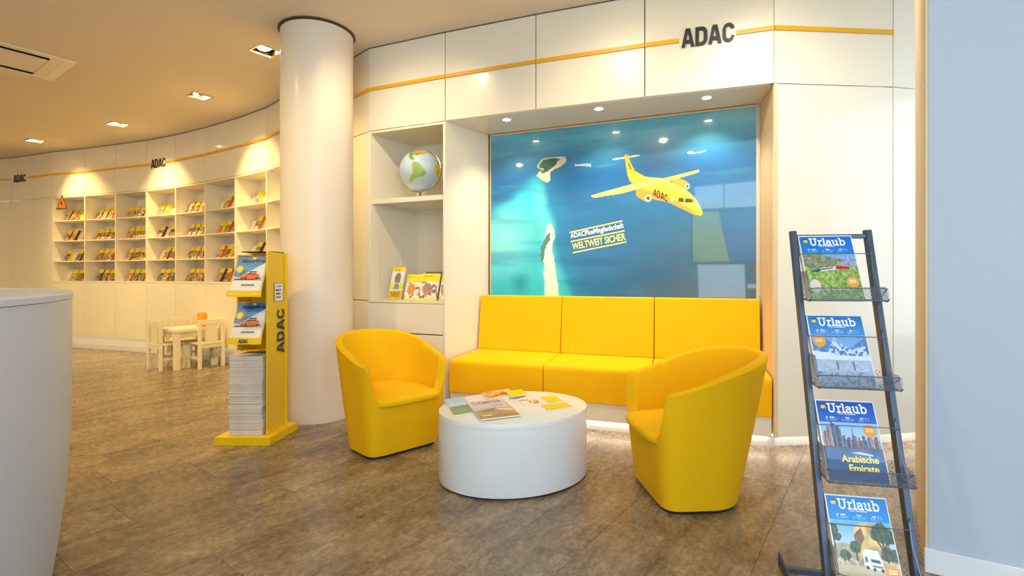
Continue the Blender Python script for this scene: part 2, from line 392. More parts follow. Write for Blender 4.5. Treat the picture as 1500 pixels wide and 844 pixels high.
ce = holes_plane([(-11.6, -1.8), (4.6, -1.8), (4.6, 10.6), (-11.6, 10.6)], holes, ZC, 'ceiling', M['ceiling']); tag(ce, kind='structure')
tag(MB().box((-3.5, 4.4, ZC+.5), (16.4, 12.6, .05)).build('ceiling', M['gap'], None, off=(0, 0, 0)), kind='structure')
# ---- air cassette
vt = thing('air_vent', 'cream ceiling air cassette with two dark slots at the upper left', 'vent', (vent_c.x, vent_c.y, ZC))
mb = MB(); o_ = vq(-.19, 1.14, -.24, .66); i_ = vq(-.10, 1.05, -.15, .57)
for k in range(4): mb.prism([o_[k], o_[(k+1)%4], i_[(k+1)%4], i_[k]], ZC-.012, ZC-.0005)
mb.build('frame', M['board_cream'] if 'board_cream' in M else M['lacquer'], vt, bevel=.003)
mb = MB(); mb.prism(vq(0, .95, 0, .42), ZC-.010, ZC+.012); mb.build('centre_panel', M['lacquer'], vt, bevel=.003)
mb = MB(); mb.prism(vq(-.10, 1.05, -.15, .57), ZC+.20, ZC+.21)
for k in range(4): a, b = i_[k], i_[(k+1)%4]; n = (V2(-(b-a).y, (b-a).x)).normalized()*.008; mb.prism([a, b, b+n, a+n], ZC, ZC+.2)
mb.build('duct', M['black'], vt)
mb = MB(); mb.prism(vq(-.10, -.004, -.15, .57), ZC-.008, ZC-.001); mb.prism(vq(.954, 1.05, -.15, .57), ZC-.008, ZC-.001)
mb.prism(vq(0, .95, -.062, -.008), ZC-.008, ZC-.001); mb.prism(vq(0, .95, .428, .482), ZC-.008, ZC-.001)
mb.build('flap', M['lacquer'], vt)
# ---- recessed spot lamps
aims = [(-7.45, 8.95, 1.9), (-5.55, 8.15, 2.0), (-3.35, 6.85, 1.9), (-2.0, 4.9, 2.2)]
def spot_fixture(c, label, group, aim, power, color, cone=88, blend=.7):
    t = thing('recessed_spotlight', label, 'spotlight', (c.x, c.y, ZC), group)
    a = sq(c, LS+.012); b = sq(c, LS-.006); mb = MB()
    for k in range(4): mb.prism([a[k], a[(k+1)%4], b[(k+1)%4], b[k]], ZC-.006, ZC+.004)
    mb.build('frame', M['chrome'], t)
    mb = MB(); a = sq(c, LS-.001); b = sq(c, LS-.005)
    for k in range(4): mb.prism([a[k], a[(k+1)%4], b[(k+1)%4], b[k]], ZC+.001, ZC+.15)
    mb.prism(sq(c, LS), ZC+.15, ZC+.155); mb.build('housing', M['chrome'], t)
    d = (Vector(aim)-Vector((c.x, c.y, ZC+.03))).normalized(); q = d.to_track_quat('-Z', 'Y').to_matrix()
    o = Vector((c.x, c.y, ZC+.045)); mb = MB(); mb.lathe([(.045, .05), (.078, .0), (.084, .0), (.07, .07), (.03, .09)], n=24)
    mb.v = [tuple(o+q @ Vector(p)) for p in mb.v]; mb.build('reflector_ring', M['chrome'], t, smooth=40)
    mb = MB(); mb.lathe([(.072, .004), (.070, .009)], n=24); mb.v = [tuple(o+q @ Vector(p)) for p in mb.v]; mb.build('bulb', M['lampglow'], t)
    lamp('lamp', 'SPOT', o+d*.03, power, color, aim=aim, parent=t, spot_size=math.radians(cone), spot_blend=blend, shadow_soft_size=.05)
    return t
WARM = (1.0, .72, .28); MIDW = (1.0, .80, .53)
lab = ['small recessed ceiling spotlight farthest left, above the far cabinets', 'second recessed ceiling spotlight from the left, above the bookshelves',
       'third recessed ceiling spotlight from the left, right of the bright sign wall', 'large recessed square ceiling spotlight beside the white column']
PW = [150, 180, 180, 90]
for (c, i), a, l, p in zip(lampspots, aims, lab, PW): spot_fixture(c, l, 'recessed ceiling spotlights', a, p, WARM, cone=84, blend=1)
exl = ['above the globe cabinet', 'above the sofa niche', 'above the right end of the sofa', 'added for warm fill left of the column near the yellow stand', 'added for warm fill above the reception counter', 'added for warm fill behind the reception counter', 'added for fill above the coffee table side of the entrance', 'added for warm fill at the far left end']
exa = [(-.95, 4.75, 2.3), (1.05, 4.05, 2.3), (2.35, 3.83, 1.9), (-4.2, 6.2, .2), (-6.4, 7.2, .4), (-3.4, 4.0, 0), (-.2, 3.0, 0), (-8.6, 8.0, .8)]
exp_ = [58, 60, 85, 140, 240, 40, 50, 240]
for c, a, p, l in zip(extra, exa, exp_, exl):
    k = extra.index(c); spot_fixture(c, 'recessed ceiling spotlight '+l+', outside the picture', 'recessed ceiling spotlights', a, p, (1.0, .92, .82) if k == 2 else MIDW if k < 2 or k == 6 else WARM, cone=100 if k < 3 else 150, blend=1)
# ---- backing shell and panels of the curved wall
wb = thing('wall_back', None, None, (0, 0, 0), kind='structure')
bk = [offs(LINE, .95, i) for i in range(len(LINE))]; bk[14] = V2(.45, 5.75); bk[13] = V2(-.9, 5.95)
mb = MB()
for i in range(len(LINE)-1):
    a, b = bk[i], bk[i+1]; n = V2(-(b-a).y, (b-a).x).normalized()*.06; mb.prism([a, b, b+n, a+n], -.06, ZC+.02)
mb.build('backing', M['lacquer_in'], wb)
tag(MB().box((-10.78, 4.35, 1.765), (.1, 12.3, 3.53)).build('wall_left', M['lacquer'], None, off=(-10.78, 4.35, 0)), kind='structure')
def panel(a, b, z0, z1, parent, name='panel', th=.022, gap=.0036, m='lacquer', back=0, bevel=.002):
    t = (b-a).normalized(); n = V2(-t.y, t.x); a2 = a+t*gap+n*back; b2 = b-t*gap+n*back
    return MB().prism([a2, b2, b2+n*th, a2+n*th], z0+gap, z1-gap).build(name, M[m], parent, bevel=bevel)
seg_i = list(range(len(LINE)-1))
for i in seg_i: panel(LINE[i], LINE[i+1], ZF, ZC-.004, wb)
for i in seg_i[1:]:
    a = LINE[i]; t = (LINE[i+1]-LINE[i-1]).normalized(); n = V2(-t.y, t.x); MB().prism([a-t*.02+n*.026, a+t*.02+n*.026, a+t*.02+n*.03, a-t*.02+n*.03], ZF if 3 <= i < len(LINE)-2 else .24, ZC).build('joint', M['gap'], wb)
# full-height panels where there is no shelving
iK = LINE.index(K); iAR = LINE.index(AR)
for i in (0, 1, 2): panel(LINE[i], LINE[i+1], .24, ZF, wb)
panel(LINE[iK-1], K, 1.045, ZF, wb); panel(LINE[iK-1], K, .09, 1.045, wb)
panel(LINE[iK-2], LINE[iK-1], .09, ZF, wb)
for i in (iAR, iAR+1): panel(LINE[i], LINE[i+1], .09, ZF, wb)
# ceiling shadow joint
mb = MB()
for i in seg_i:
    a, b = LINE[i], LINE[i+1]; t = (b-a).normalized(); n = V2(-t.y, t.x); mb.prism([a-n*.004, b-n*.004, b+n*.05, a+n*.05], ZC-.006, ZC-.001)
tag(mb.build('trim_1', M['joint'], None, off=(0, 0, 0)), kind='structure')
# recessed plinth under the cabinets, with its light strip
mb = MB()
for i in seg_i:
    if iK < i < iAR: continue
    a, b = LINE[i], LINE[i+1]; t = (b-a).normalized(); n = V2(-t.y, t.x); z = .24 if i < iK-2 else .09
    mb.prism([a+n*.09, b+n*.09, b+n*.12, a+n*.12], 0, z+.3)
tag(mb.build('baseboard_back', M['white'], None, off=(0, 0, 0)), kind='structure')
def led_run(label, idx, m='led'):
    c = LINE[idx[len(idx)//2]]; t_ = thing('light_strip', label, 'light strip', (c.x, c.y, .09))
    for i in idx:
        a, b = LINE[i], LINE[i+1]; t = (b-a).normalized(); n = V2(-t.y, t.x); z = .24 if i < iK-2 else .09
        MB().prism([a+n*.03+t*.01, b+n*.03-t*.01, b+n*.05-t*.01, a+n*.05+t*.01], z+.004, z+.012).build('diffuser', M[m], t_)
led_run('glowing light strip under the bookshelf cabinets along the far wall', list(range(0, iK-2)), 'led_soft')
led_run('glowing light strip under the cabinet with the globe', [iK])
led_run('glowing light strip under the white wall right of the sofa', [iAR, iAR+1])
mb = MB()
for i in seg_i:
    if i >= iK-2: continue
    a, b = LINE[i], LINE[i+1]; t = (b-a).normalized(); n = V2(-t.y, t.x); mb.prism([a+n*.075, b+n*.075, b+n*.09, a+n*.09], 0, .10)
tag(mb.build('baseboard_left', M['white'], None, off=(0, 0, 0), bevel=.004), kind='structure')
# ---- yellow accent strip with the lettering signs
def on_line(r):          # point of the wall line seen at slope r = x / y
    for i in seg_i:
        a, b = LINE[i], LINE[i+1]; f = lambda p: p.x-r*p.y
        if f(a)*f(b) <= 0: s = f(a)/(f(a)-f(b)); return a+(b-a)*s, i
st = thing('trim_4', None, None, (K.x, K.y, ZB), kind='structure')
signs = [(29, 17, 41), (232, 223.5, 241.5), (1036, 995, 1078)]
cuts = []
for c, a, b in signs:
    pa, ia = on_line((a-750)/750); pb, ib = on_line((b-750)/750); cuts.append((ia, pa, ib, pb))
for i in seg_i[:-1]:
    a, b = LINE[i], LINE[i+1]; t = (b-a).normalized(); n = V2(-t.y, t.x); ivs = [(0, (b-a).length)]
    for ia, pa, ib, pb in cuts:
        s0 = (pa-a).dot(t) if i == ia else (-1 if ia < i <= ib else None); s1 = (pb-a).dot(t) if i == ib else (99 if ia <= i < ib else None)
        if s0 is None or s1 is None: continue
        ivs = [q for x0, x1 in ivs for q in ((x0, min(x1, s0)), (max(x0, s1), x1)) if q[1]-q[0] > .002]
    for x0, x1 in ivs: MB().prism([a+t*(x0+.002)-n*.012, a+t*(x1-.002)-n*.012, a+t*(x1-.002), a+t*(x0+.002)], ZB-.016, ZB+.016).build('strip', M['strip'], st)
def lettering(cx, label, w=.375, h=.142, dz=.0):
    p, i = on_line((cx-750)/750); t = (LINE[i+1]-LINE[i]).normalized(); n = V2(-t.y, t.x); p = p-n*.002
    s = thing('wall_lettering', label, 'sign', (p.x, p.y, ZB), 'company lettering on the fascia')
    ws = [.27, .25, .27, .24]; x = -w/2
    for ch, k in zip('ADAC', ws):
        cw = w*k*.93; q = p+t*x
        text('letter', ch, (q.x, q.y, ZB-h/2+dz), (t.x*cw, t.y*cw, 0), (0, 0, h), M['ink'], s, bold=.055, thick=(.012 if cx > 900 else .004), n=(-n.x, -n.y, 0))
        x += w*k
lettering(1036, 'large dark letters ADAC on the fascia above the sofa niche', dz=.01)
lettering(232, 'small dark letters ADAC on the fascia above the bookshelves')
lettering(29, 'small dark letters ADAC at the far left end of the fascia')
# ---- column
cc = V2(-1.805, 4.75)
tag(MB().lathe([(.318, 0), (.318, ZC-.02)], (cc.x, cc.y, 0), 96).build('column', M['column'], None, off=(cc.x, cc.y, 0), smooth=40), 'round cream column standing left of the seating', 'column')
tag(MB().lathe([(.337, ZC-.008), (.337, ZC-.001)], (cc.x, cc.y, 0), 96).build('trim_2', M['joint'], None, off=(cc.x, cc.y, 0), smooth=40), kind='structure')
# ---- right wall with its timber reveal and baseboard
A = V2(1.80, 2.232); tW = V2(.856, -.517); B = A+tW*3.4; rv = V2(.584, .811)
RW = A+rv*.78
mb = MB(); mb.prism([A+tW*.012, B, B+rv*.78, RW+tW*.012], 0, ZC); tag(mb.build('wall_right', M['wallpaint'], None, off=(A.x, A.y, 0)), kind='structure')
mb = MB(); mb.prism([A, A+tW*.012, RW+tW*.012, RW], 0, ZC); tag(mb.build('trim_3', M['maple'], None, off=(A.x, A.y, 0), bevel=.003), kind='structure')
nW = V2(-.517, -.856)
mb = MB(); a0 = A-tW*.004; mb.prism([a0, B, B+nW*.014, a0+nW*.014], 0, .107); tag(mb.build('baseboard_right', M['white'], None, off=(A.x, A.y, 0), bevel=.005), kind='structure')
# ---- niche: side walls, ceiling, back
BL = V2(-.235, 5.18); BR = V2(2.055, 4.24)
nw = thing('wall_niche', None, None, (0, 0, 0), kind='structure')
dL = (BL-L1).normalized(); nl = V2(dL.y, -dL.x)
MB().prism([L1+V2(.0, 0), BL, BL-nl*.03, L1-nl*.03], .09, ZF).build('side_panel', M['lacquer'], nw, bevel=.002)
dR = (BR-AR).normalized(); nr = V2(-dR.y, dR.x)
MB().prism([AR, BR, BR-nr*.03, AR-nr*.001+V2(.03,0)], .09, ZF).build('side_panel', M['maple'], nw, bevel=.002)
MB().prism([L1+V2(.01,.02), N1+V2(.0,.025), N2+V2(0,.025), AR+V2(0,.03), BR+V2(0,.03), BL+V2(0,.03)], ZF-.001, ZF+.02).build('soffit', M['lacquer'], nw)
MB().prism([BL+V2(.01,.012), BR+V2(.01,.012), BR+V2(.02,.06), BL+V2(.02,.06)], .0, ZF).build('back_panel', M['lacquer'], nw)
for x, l in ((742, 'left'), (877, 'middle'), (1035, 'right')):
    d = {742: 4.66, 877: 4.354, 1035: 4.085}[x]; c = Vector(((x-750)/750*d, d, ZF-.001))
    t = thing('niche_downlight', l+' one of the three small round downlights in the niche ceiling', 'downlight', c, 'round downlights in the sofa niche')
    MB().lathe([(.034, -.006), (.046, -.006), (.048, -.0005), (.034, -.0005)], c, 28, caps=False).build('rim', M['white'], t, smooth=40)
    MB().lathe([(.033, -.005), (.033, -.001)], c, 24).build('bulb', M['lampglow'], t)
    lamp('lamp', 'SPOT', c+Vector((0, 0, -.012)), 34, (1, .88, .68), aim=c+Vector((.10, .30, -2)), parent=t, spot_size=math.radians(110), spot_blend=.8, shadow_soft_size=.03)
# ================================================================== MURAL
mt = thing('wall_mural', 'large backlit-looking picture of a yellow aeroplane over turquoise sea behind the sofa', 'picture', (BL.x, BL.y, 1.0))
e = (BR-BL); a_ = BL-V2(-.0, .0)+e*.012; b_ = BR-e*.012; nrm = V2(e.y, -e.x).normalized()
z0, z1 = 1.02, ZF-.02
p0 = Vector((a_.x+nrm.x*.012, a_.y+nrm.y*.012, z0)); AX = Vector((b_.x-a_.x, b_.y-a_.y, 0)); UP = Vector((0, 0, z1-z0))
MB().prism([a_, b_, b_+nrm*.010, a_+nrm*.010], z0, z1).build('board', M['white'], mt)
def to_px(U, V):
    X = p0.x+U*AX.x; Y = p0.y+U*AX.y; Z = z0+V*UP.z
    return 750+750*X/Y, 405-750*(Z-H)/Y
def from_px(x, y):
    r = (x-750)/750; U = (r*p0.y-p0.x)/(AX.x-r*AX.y); Y = p0.y+U*AX.y
    return U, (H+(405-y)*Y/750-z0)/UP.z
z4 = lambda L: [(780+x/4.221, 200+y/4.221) for x, y in L]
def mural(U, V):
    x, y = to_px(U, V); top = 197-(x-716)*.1134
    h = (y-top)/(437-top)                                   # 0 top .. 1 bottom
    n = vnoise(U, V, 5, 14, 1, 4); n2 = vnoise(U, V, 22, 40, 5, 3); n3 = vnoise(U, V, 3, 3, 9)
    c = np.zeros(U.shape+(3,)); c[:] = (40, 114, 162)
    c = mixc(c, ss(.30, .0, h)*.95, (96, 186, 200)); c = mixc(c, ss(.26, .06, np.abs(h-.10)+n*.10)*.5, (60, 150, 180))
    c = mixc(c, ss(.12, .32, h)*ss(.55, .3, h)*.7, (20, 88, 146))
    c = mixc(c, ss(.15, .0, h)*ss(1020, 1110, x)*.8, (136, 190, 180))
    rgt = ss(880, 1060, x+60*(h-.5)); c = mixc(c, rgt*ss(.35, .9, h)*.85, (58, 84, 100)); c = mixc(c, rgt*ss(.75, 1.0, h)*.6, (92, 88, 82))
    jy_ = y+(n3-.5)*26+(n-.5)*10; jx_ = x+(n3-.5)*16+(n-.5)*8
    yb = np.interp(jx_, [690, 716, 745, 785, 806], [322, 316, 300, 262, 258]); xr = np.interp(y, [255, 300, 340, 400, 440], [797, 801, 809, 824, 840])
    halo = ss(-26, 16, jy_-yb)*ss(44, -12, jx_-xr); lag = ss(-10, 14, jy_-yb)*ss(9, -9, jx_-xr)
    c = mixc(c, halo*.75, (36, 150, 186)); c = mixc(c, lag*.95, (62, 200, 210))
    c = mixc(c, lag*ss(80, 5, np.hypot((x-738)*.9, (y-352)*.8)+20*n)*.75, (164, 238, 230))
    c = mixc(c, ss(18, 2, np.abs(jx_-np.interp(y, [260, 330, 380, 440], [790, 799, 803, 812])))*ss(258, 285, y)*.55, (120, 226, 222))
    c = mixc(c, ss(26, 4, np.hypot((x-762)*1.0, (y-416)*.7)+12*n)*.6, (12, 132, 158))
    c = mixc(c, ss(.55, .8, vnoise(U, V, 4, 16, 41, 4))*ss(.6, .1, h)*.45, (120, 190, 206)); c = mixc(c, ss(.5, .8, vnoise(U, V, 3, 12, 43, 3))*.3, (16, 84, 130))
    c = mixc(c, ss(.75, 1, h)*ss(790, 730, x)*.25, (12, 140, 168))
    isl = z4([(30,170),(60,140),(130,125),(200,125),(218,145),(200,165),(150,190),(115,215),(105,275),(90,288),(50,262),(25,245),(40,215),(60,200),(30,185)])
    jx = x+(n2-.5)*5; jy = y+(n-.5)*5; k = inpoly(jx, jy, isl); c[k] = (206, 200, 160)
    grn = z4([(38,172),(64,146),(130,132),(170,140),(130,182),(80,222),(62,230),(48,215),(70,196),(40,184)]); k = inpoly(jx, jy, grn)
    c[k] = np.array((56, 98, 78))*(.6+.9*n2[k])[:, None]
    bar = z4([(90,545),(110,538),(128,560),(135,620),(120,700),(140,800),(165,1005),(78,1005),(75,790),(60,690),(78,620)])
    k = inpoly(jx, y, [(a-1.5, b) for a, b in bar]); c[k] = c[k]*.4+np.array((150, 230, 220))*.6
    jx2 = x+(n2-.5)*3; k = inpoly(jx2, y, bar); c[k] = (250, 238, 214)
    grn2 = z4([(92,600),(104,590),(108,640),(80,700),(66,790),(56,780),(50,700),(70,640)]); k = inpoly(jx, jy, grn2); c[k] = (84, 128, 100)
    c *= (.94+.12*n)[..., None]
    YL = (250, 208, 40)
    P = lambda L, col, jit=0: c.__setitem__(inpoly(x, y, z4(L)), col)
    P([(495,138),(660,112),(664,120),(497,146)], (236, 228, 150))
    P([(570,112),(590,112),(605,160),(632,212),(690,245),(700,275),(640,285),(610,265),(585,225)], (226, 176, 20))
    P([(865,270),(900,258),(950,275),(972,300),(960,328),(935,325),(870,295)], (232, 160, 16))
    P([(800,262),(1028,206),(1030,220),(840,278),(790,284)], (246, 224, 70))
    P([(585,225),(640,230),(700,250),(800,258),(850,278),(960,340),(1000,375),(1040,440),(1053,475),(1045,490),(1000,483),(930,450),(840,405),(760,390),(700,370),(640,320),(600,270)], YL)
    P([(600,262),(700,330),(800,350),(930,420),(1046,486),(1000,483),(930,450),(840,405),(760,390),(700,370),(640,320),(605,275)], (232, 160, 20))
    P([(700,255),(800,260),(960,340),(1000,376),(860,320),(760,285)], (252, 226, 80))
    P([(358,366),(640,288),(780,258),(810,275),(720,305),(560,350),(380,379)], (252, 236, 110))
    P([(640,330),(670,320),(730,355),(738,385),(715,405),(690,398),(640,365)], (230, 158, 14))
    for cx, cy, r in ((716, 382, 21), (958, 308, 16)):
        qx, qy = z4([(cx, cy)])[0]; d = np.hypot((x-qx)*1.1, y-qy)*4.221; c[d < r] = (236, 226, 190); c[d < r*.62] = (90, 80, 60)
    P([(902,380),(935,380),(938,408),(900,404)], (66, 58, 40)); P([(942,384),(984,385),(996,408),(942,409)], (60, 52, 40)); P([(988,378),(1002,398),(996,402)], (60, 52, 40))
    P([(850,378),(868,374),(872,402),(856,400)], (226, 196, 90)); P([(262,173),(350,173),(352,180),(262,181)], (190, 206, 222)); P([(310,168),(360,166),(362,186),(330,186)], (150, 176, 200))
    P([(958,98),(975,90),(1006,100),(1004,106),(962,106)], (214, 226, 236)); P([(1015,98),(1070,84),(1072,92),(1018,104)], (190, 208, 226)); P([(590,160),(600,165),(612,205),(600,200)], (120, 90, 20))
    return c
print_mesh('print', mural, p0, AX, UP, 520, 330, mt, M['mural'], lift=.0)
def mt3(px, py): u, v = from_px(px, py); return p0+AX*u+UP*v
def mtext(name, s, q0, q1, q2, m, bold=.03, shear=0):   # lower-left, lower-right, upper-left (photo coordinates of the flat print)
    a, b, c = mt3(*q0), mt3(*q1), mt3(*q2); text(name, s, a, b-a, c-a, M[m], mt, bold=bold, shear=shear, thick=.0006, lift=.0008)
mtext('lettering', 'ADACPlusMitgliedschaft', z4([(238,640)])[0], z4([(566,574)])[0], z4([(232,600)])[0], 'textwhite', .02)
mtext('lettering', 'WELTWEIT SICHER', z4([(249,702)])[0], z4([(578,640)])[0], z4([(243,660)])[0], 'textyellow', .02)
mtext('lettering', 'ADAC', z4([(744,365)])[0], z4([(834,405)])[0], z4([(748,322)])[0], 'ink', .05)
for a, b in (((230,594), (556,522)), ((237,650), (570,583)), ((250,719), (580,652))):
    A1 = mt3(*z4([a])[0]); B1 = mt3(*z4([b])[0]); n = AX.cross(UP).normalized()*.0012; mb = MB(); mb.add([A1+n-UP*.0035, B1+n-UP*.0035, B1+n+UP*.0035, A1+n+UP*.0035], [(0, 1, 2, 3)]); mb.build('rule', M['textyellow'], mt)
mb = MB()                                                   # slim frame round the print
for q in ((0, 1), (1, 0)): pass
tt = AX.normalized(); n3 = AX.cross(UP).normalized()
for u0, u1, v0, v1 in ((-.004, .0, -.0, 1.0), (1.0, 1.004, 0, 1.0), (-.004, 1.004, 1.0, 1.007)):
    P = [p0+AX*u+UP*v for u, v in ((u0, v0), (u1, v0), (u1, v1), (u0, v1))]; mb.loft([q-n3*.004 for q in P], [q+n3*.006 for q in P])
mb.build('frame', M['maple'], mt)
# ================================================================== BOOKSHELF BAYS (each bay is a cabinet of its own)
ZS = [H-.08, H+.275, H+.64, H+1.0]                       # shelf tops
i0 = 3; DEP = .34
def qd(a, b, a2, b2): return [a, b, b2, a2]
def board(poly, z0, z1, name, parent, m='lacquer_in', bevel=.0015): return MB().prism(poly, z0, z1).build(name, M[m], parent, bevel=bevel)
def sidep(i, T=.024):
    a = LINE[i]; b = offs(LINE, DEP, i); t = (LINE[i+1]-LINE[i]).normalized()*T/2; return [a-t, a+t, b+t, b-t]
guide_meshes = []
def guide_mesh(k):
    w, h, th = .112, .205, .042
    mb = MB()
    mb.box((0, th/2, h/2), (w, th, h), mi=0)             # block of page edges
    mb.box((0, -.001, h*.84), (w+.001, .002, h*.32), mi=1)   # yellow title band
    mb.box((0, -.001, h*.34), (w+.001, .002, h*.68), mi=2)   # cover picture
    mb.box((w/2+.0012, th/2, h/2), (.0024, th, h), mi=3)     # spine
    mb.box((-w/2-.0012, th/2, h/2), (.0024, th, h), mi=3)
    o = mb.build('g', [M['pages'], M['yellow_print'], M[('photo_blue', 'photo_warm', 'photo_green')[k % 3]], M[('page_orange', 'page_dark', 'page_orange', 'yellow_print')[k % 4]]], None)
    me = o.data; COL.objects.unlink(o); bpy.data.objects.remove(o); return me
guide_meshes = [guide_mesh(k) for k in range(12)]
bayname = ['first', 'second', 'third', 'fourth', 'fifth', 'sixth', 'seventh', 'eighth']
shelfname = ['bottom', 'second lowest', 'second highest', 'top']
def add_guide(p, yaw, tilt, label, group, k, scale=1.0, name='travel_guide', cat='book'):
    o = bpy.data.objects.new(name, guide_meshes[k]); COL.objects.link(o); o.location = p
    o.rotation_euler = Matrix.Rotation(yaw, 3, 'Z').to_euler() if tilt == 0 else (Matrix.Rotation(yaw, 3, 'Z') @ Matrix.Rotation(-tilt, 3, 'X')).to_euler()
    o.scale = (scale,)*3
    return tag(o, label, cat, group)
for b in range(8):
    i = i0+b; A_, B_ = LINE[i], LINE[i+1]; A2, B2 = offs(LINE, DEP, i), offs(LINE, DEP, i+1)
    t = (B_-A_).normalized(); n = V2(-t.y, t.x); top = ZF-.002
    bc = thing('bookshelf', f'built-in cream bookshelf, {bayname[b]} bay from the left'+(' with the warning sign' if b == 0 else ' beside the column' if b == 7 else ''), 'bookshelf', ((A_.x+B_.x)/2, (A_.y+B_.y)/2, .24), 'built-in bookshelf bays')
    board(sidep(i), 1.15, top, 'side_panel', bc, 'lacquer')
    board([A2, B2, B2+n*.02, A2+n*.02], 1.15, top, 'back_panel', bc)
    board([A_, B_, B2, A2], ZF-.024, top, 'top_panel', bc)
    ins = t*.013
    board([A_+ins-n*.0, B_-ins, B2-ins, A2+ins], ZS[0]-.028, ZS[0], 'base_panel', bc, 'lacquer')
    for z in ZS[1:]: board([A_+ins+n*.012, B_-ins+n*.012, B2-ins, A2+ins], z-.016, z, 'shelf', bc)
    panel(A_, B_, .24, ZS[0]-.028, bc, 'door')
    # sloping display boards: low edge near the front, leaning back
    f0, f1 = .185, .255
    for s in range(4):
        z = ZS[s]; Ln = (B_-A_).length; P0 = A_+ins*1.4; P1 = B_-ins*1.4
        a, c_ = P0+n*f0, P1+n*f0; a2, c2 = P0+n*f1, P1+n*f1
        mb = MB(); hz = .17
        q = [Vector((a.x, a.y, z+.001)), Vector((c_.x, c_.y, z+.001)), Vector((c2.x, c2.y, z+hz)), Vector((a2.x, a2.y, z+hz))]
        up = Vector((n.x*-.93, n.y*-.93, .36))*.003
        mb.loft(q, [v+up for v in q]); mb.build('display_board', M['lacquer_in'], bc)
        if b >= 6: cnt = 1
        elif b == 5 and s == 3: cnt = 1
        else: cnt = 5 if b < 5 else 4
        if b == 7: continue
        tilt = math.radians(25); yaw = math.atan2(t.y, t.x)
        lbl = f'travel guides leaning on the {shelfname[s]} shelf of the {bayname[b]} bookshelf bay'
        one = 'single '+('dark' if (b+s) % 2 else 'pale')+f' travel guide on the {shelfname[s]} shelf of the {bayname[b]} bookshelf bay'
        here = [g for g in range(cnt) if not (cnt > 1 and (b*31+s*17+g*5) % 11 == 0)]; place = {5: ['leftmost', 'second from left', 'middle', 'second from right', 'rightmost'], 4: ['leftmost', 'second from left', 'second from right', 'rightmost'], 3: ['leftmost', 'middle', 'rightmost'], 1: ['single']}[len(here)]
        for g in range(cnt):
            if cnt == 1: u = Ln*.32
            else: u = .085+g*(Ln-.17)/(cnt-1)*(.97+.03*math.sin(b*7+s*3+g))
            if cnt > 1 and (b*31+s*17+g*5) % 11 == 0: continue
            p = P0+t*u+n*(f0+.0)
            k = (b*5+s*3+g*7) % 12
            add_guide((p.x-n.x*.050, p.y-n.y*.050, z+.006), yaw, tilt, one if cnt == 1 else place[here.index(g)]+' travel guide leaning on the '+shelfname[s]+' shelf of the '+bayname[b]+' bookshelf bay', f'travel guides on the {shelfname[s]} shelf, bay {b+1}' if cnt > 1 else None, k, scale=1.15 if cnt == 1 else 1.06)
    if b == 7: board(sidep(i+1), 1.15, top, 'side_panel', bc, 'lacquer')
# warning sign hanging at the top of the first bay
wc = Vector((-.877*9.08, 9.08, H+1.275)); t = (LINE[4]-LINE[3]).normalized(); T3 = Vector((t.x, t.y, 0)); N3 = Vector((t.y, -t.x, 0)).normalized()
ws = thing('warning_sign', 'orange triangular high-voltage warning sign at the top of the first bookshelf bay', 'sign', wc)
def tri(s, d0, d1):
    P = [wc+T3*(s*x)+Vector((0, 0, s*y)) for x, y in ((-1, -.58), (1, -.58), (0, 1.15))]; return [p+N3*d0 for p in P], [p+N3*d1 for p in P]
M['signorange'] = mat('orange_sign', (200, 100, 40), rough=.5)
MB().loft(*tri(.15, .014, .018)).build('border', M['page_dark'], ws); MB().loft(*tri(.105, .0182, .0195)).build('plate', M['signorange'], ws)
bolt = [(-.02, .05), (.02, .07), (.005, .02), (.03, .02), (-.01, -.05), (.0, -.005), (-.025, -.005)]
MB().loft([wc+T3*x+Vector((0, 0, y))+N3*.0197 for x, y in bolt], [wc+T3*x+Vector((0, 0, y))+N3*.021 for x, y in bolt]).build('lightning_symbol', M['ink'], ws)
# ================================================================== GLOBE CABINET
gc = thing('globe_cabinet', 'built-in cream cabinet with the globe and drawers below, left of the sofa', 'cabinet', (L1.x, L1.y, .09))
KD, LD = K+VD*.62, L1+VD*.62; tk = (L1-K).normalized(); T = tk*.022
board([K, K+T, KD+T, KD], 1.03, ZF-.002, 'side_panel', gc, 'lacquer'); board([L1-T, L1-T*.05, LD-T*.05, LD-T], .09, ZF-.002, 'side_panel', gc, 'lacquer')
board([KD, LD, LD+VD*.02, KD+VD*.02], .5, ZF-.002, 'back_panel', gc); board([K+T, L1-T, LD-T, KD+T], ZF-.025, ZF-.002, 'top_panel', gc)
board([K+T*.1, L1-T, LD-T, KD+T], 1.03, 1.058, 'base_panel', gc, 'lacquer')
ZG = 2.045
board([K+T*1.0+VD*.02, L1-T+VD*.02, LD-T, KD+T], ZG-.048, ZG, 'shelf', gc, 'lacquer', bevel=.003)
for z0, z1 in ((.745, 1.026), (.42, .735), (.09, .412)):
    a, b = K+tk*.003, L1-tk*.026; n = V2(-tk.y, tk.x); MB().prism([a, b, b+n*.022, a+n*.022], z0, z1).build('drawer', M['lacquer'], gc, bevel=.003)
mb = MB()
for w in (.12, .42):
    for k in range(14):
        p = K+T+VD*w+tk*.001; mb.box((p.x, p.y, 1.2+k*.032), (.004, .004, .006))
tag(mb.build('shelf_pin_holes', M['gap'], gc), kind='stuff')
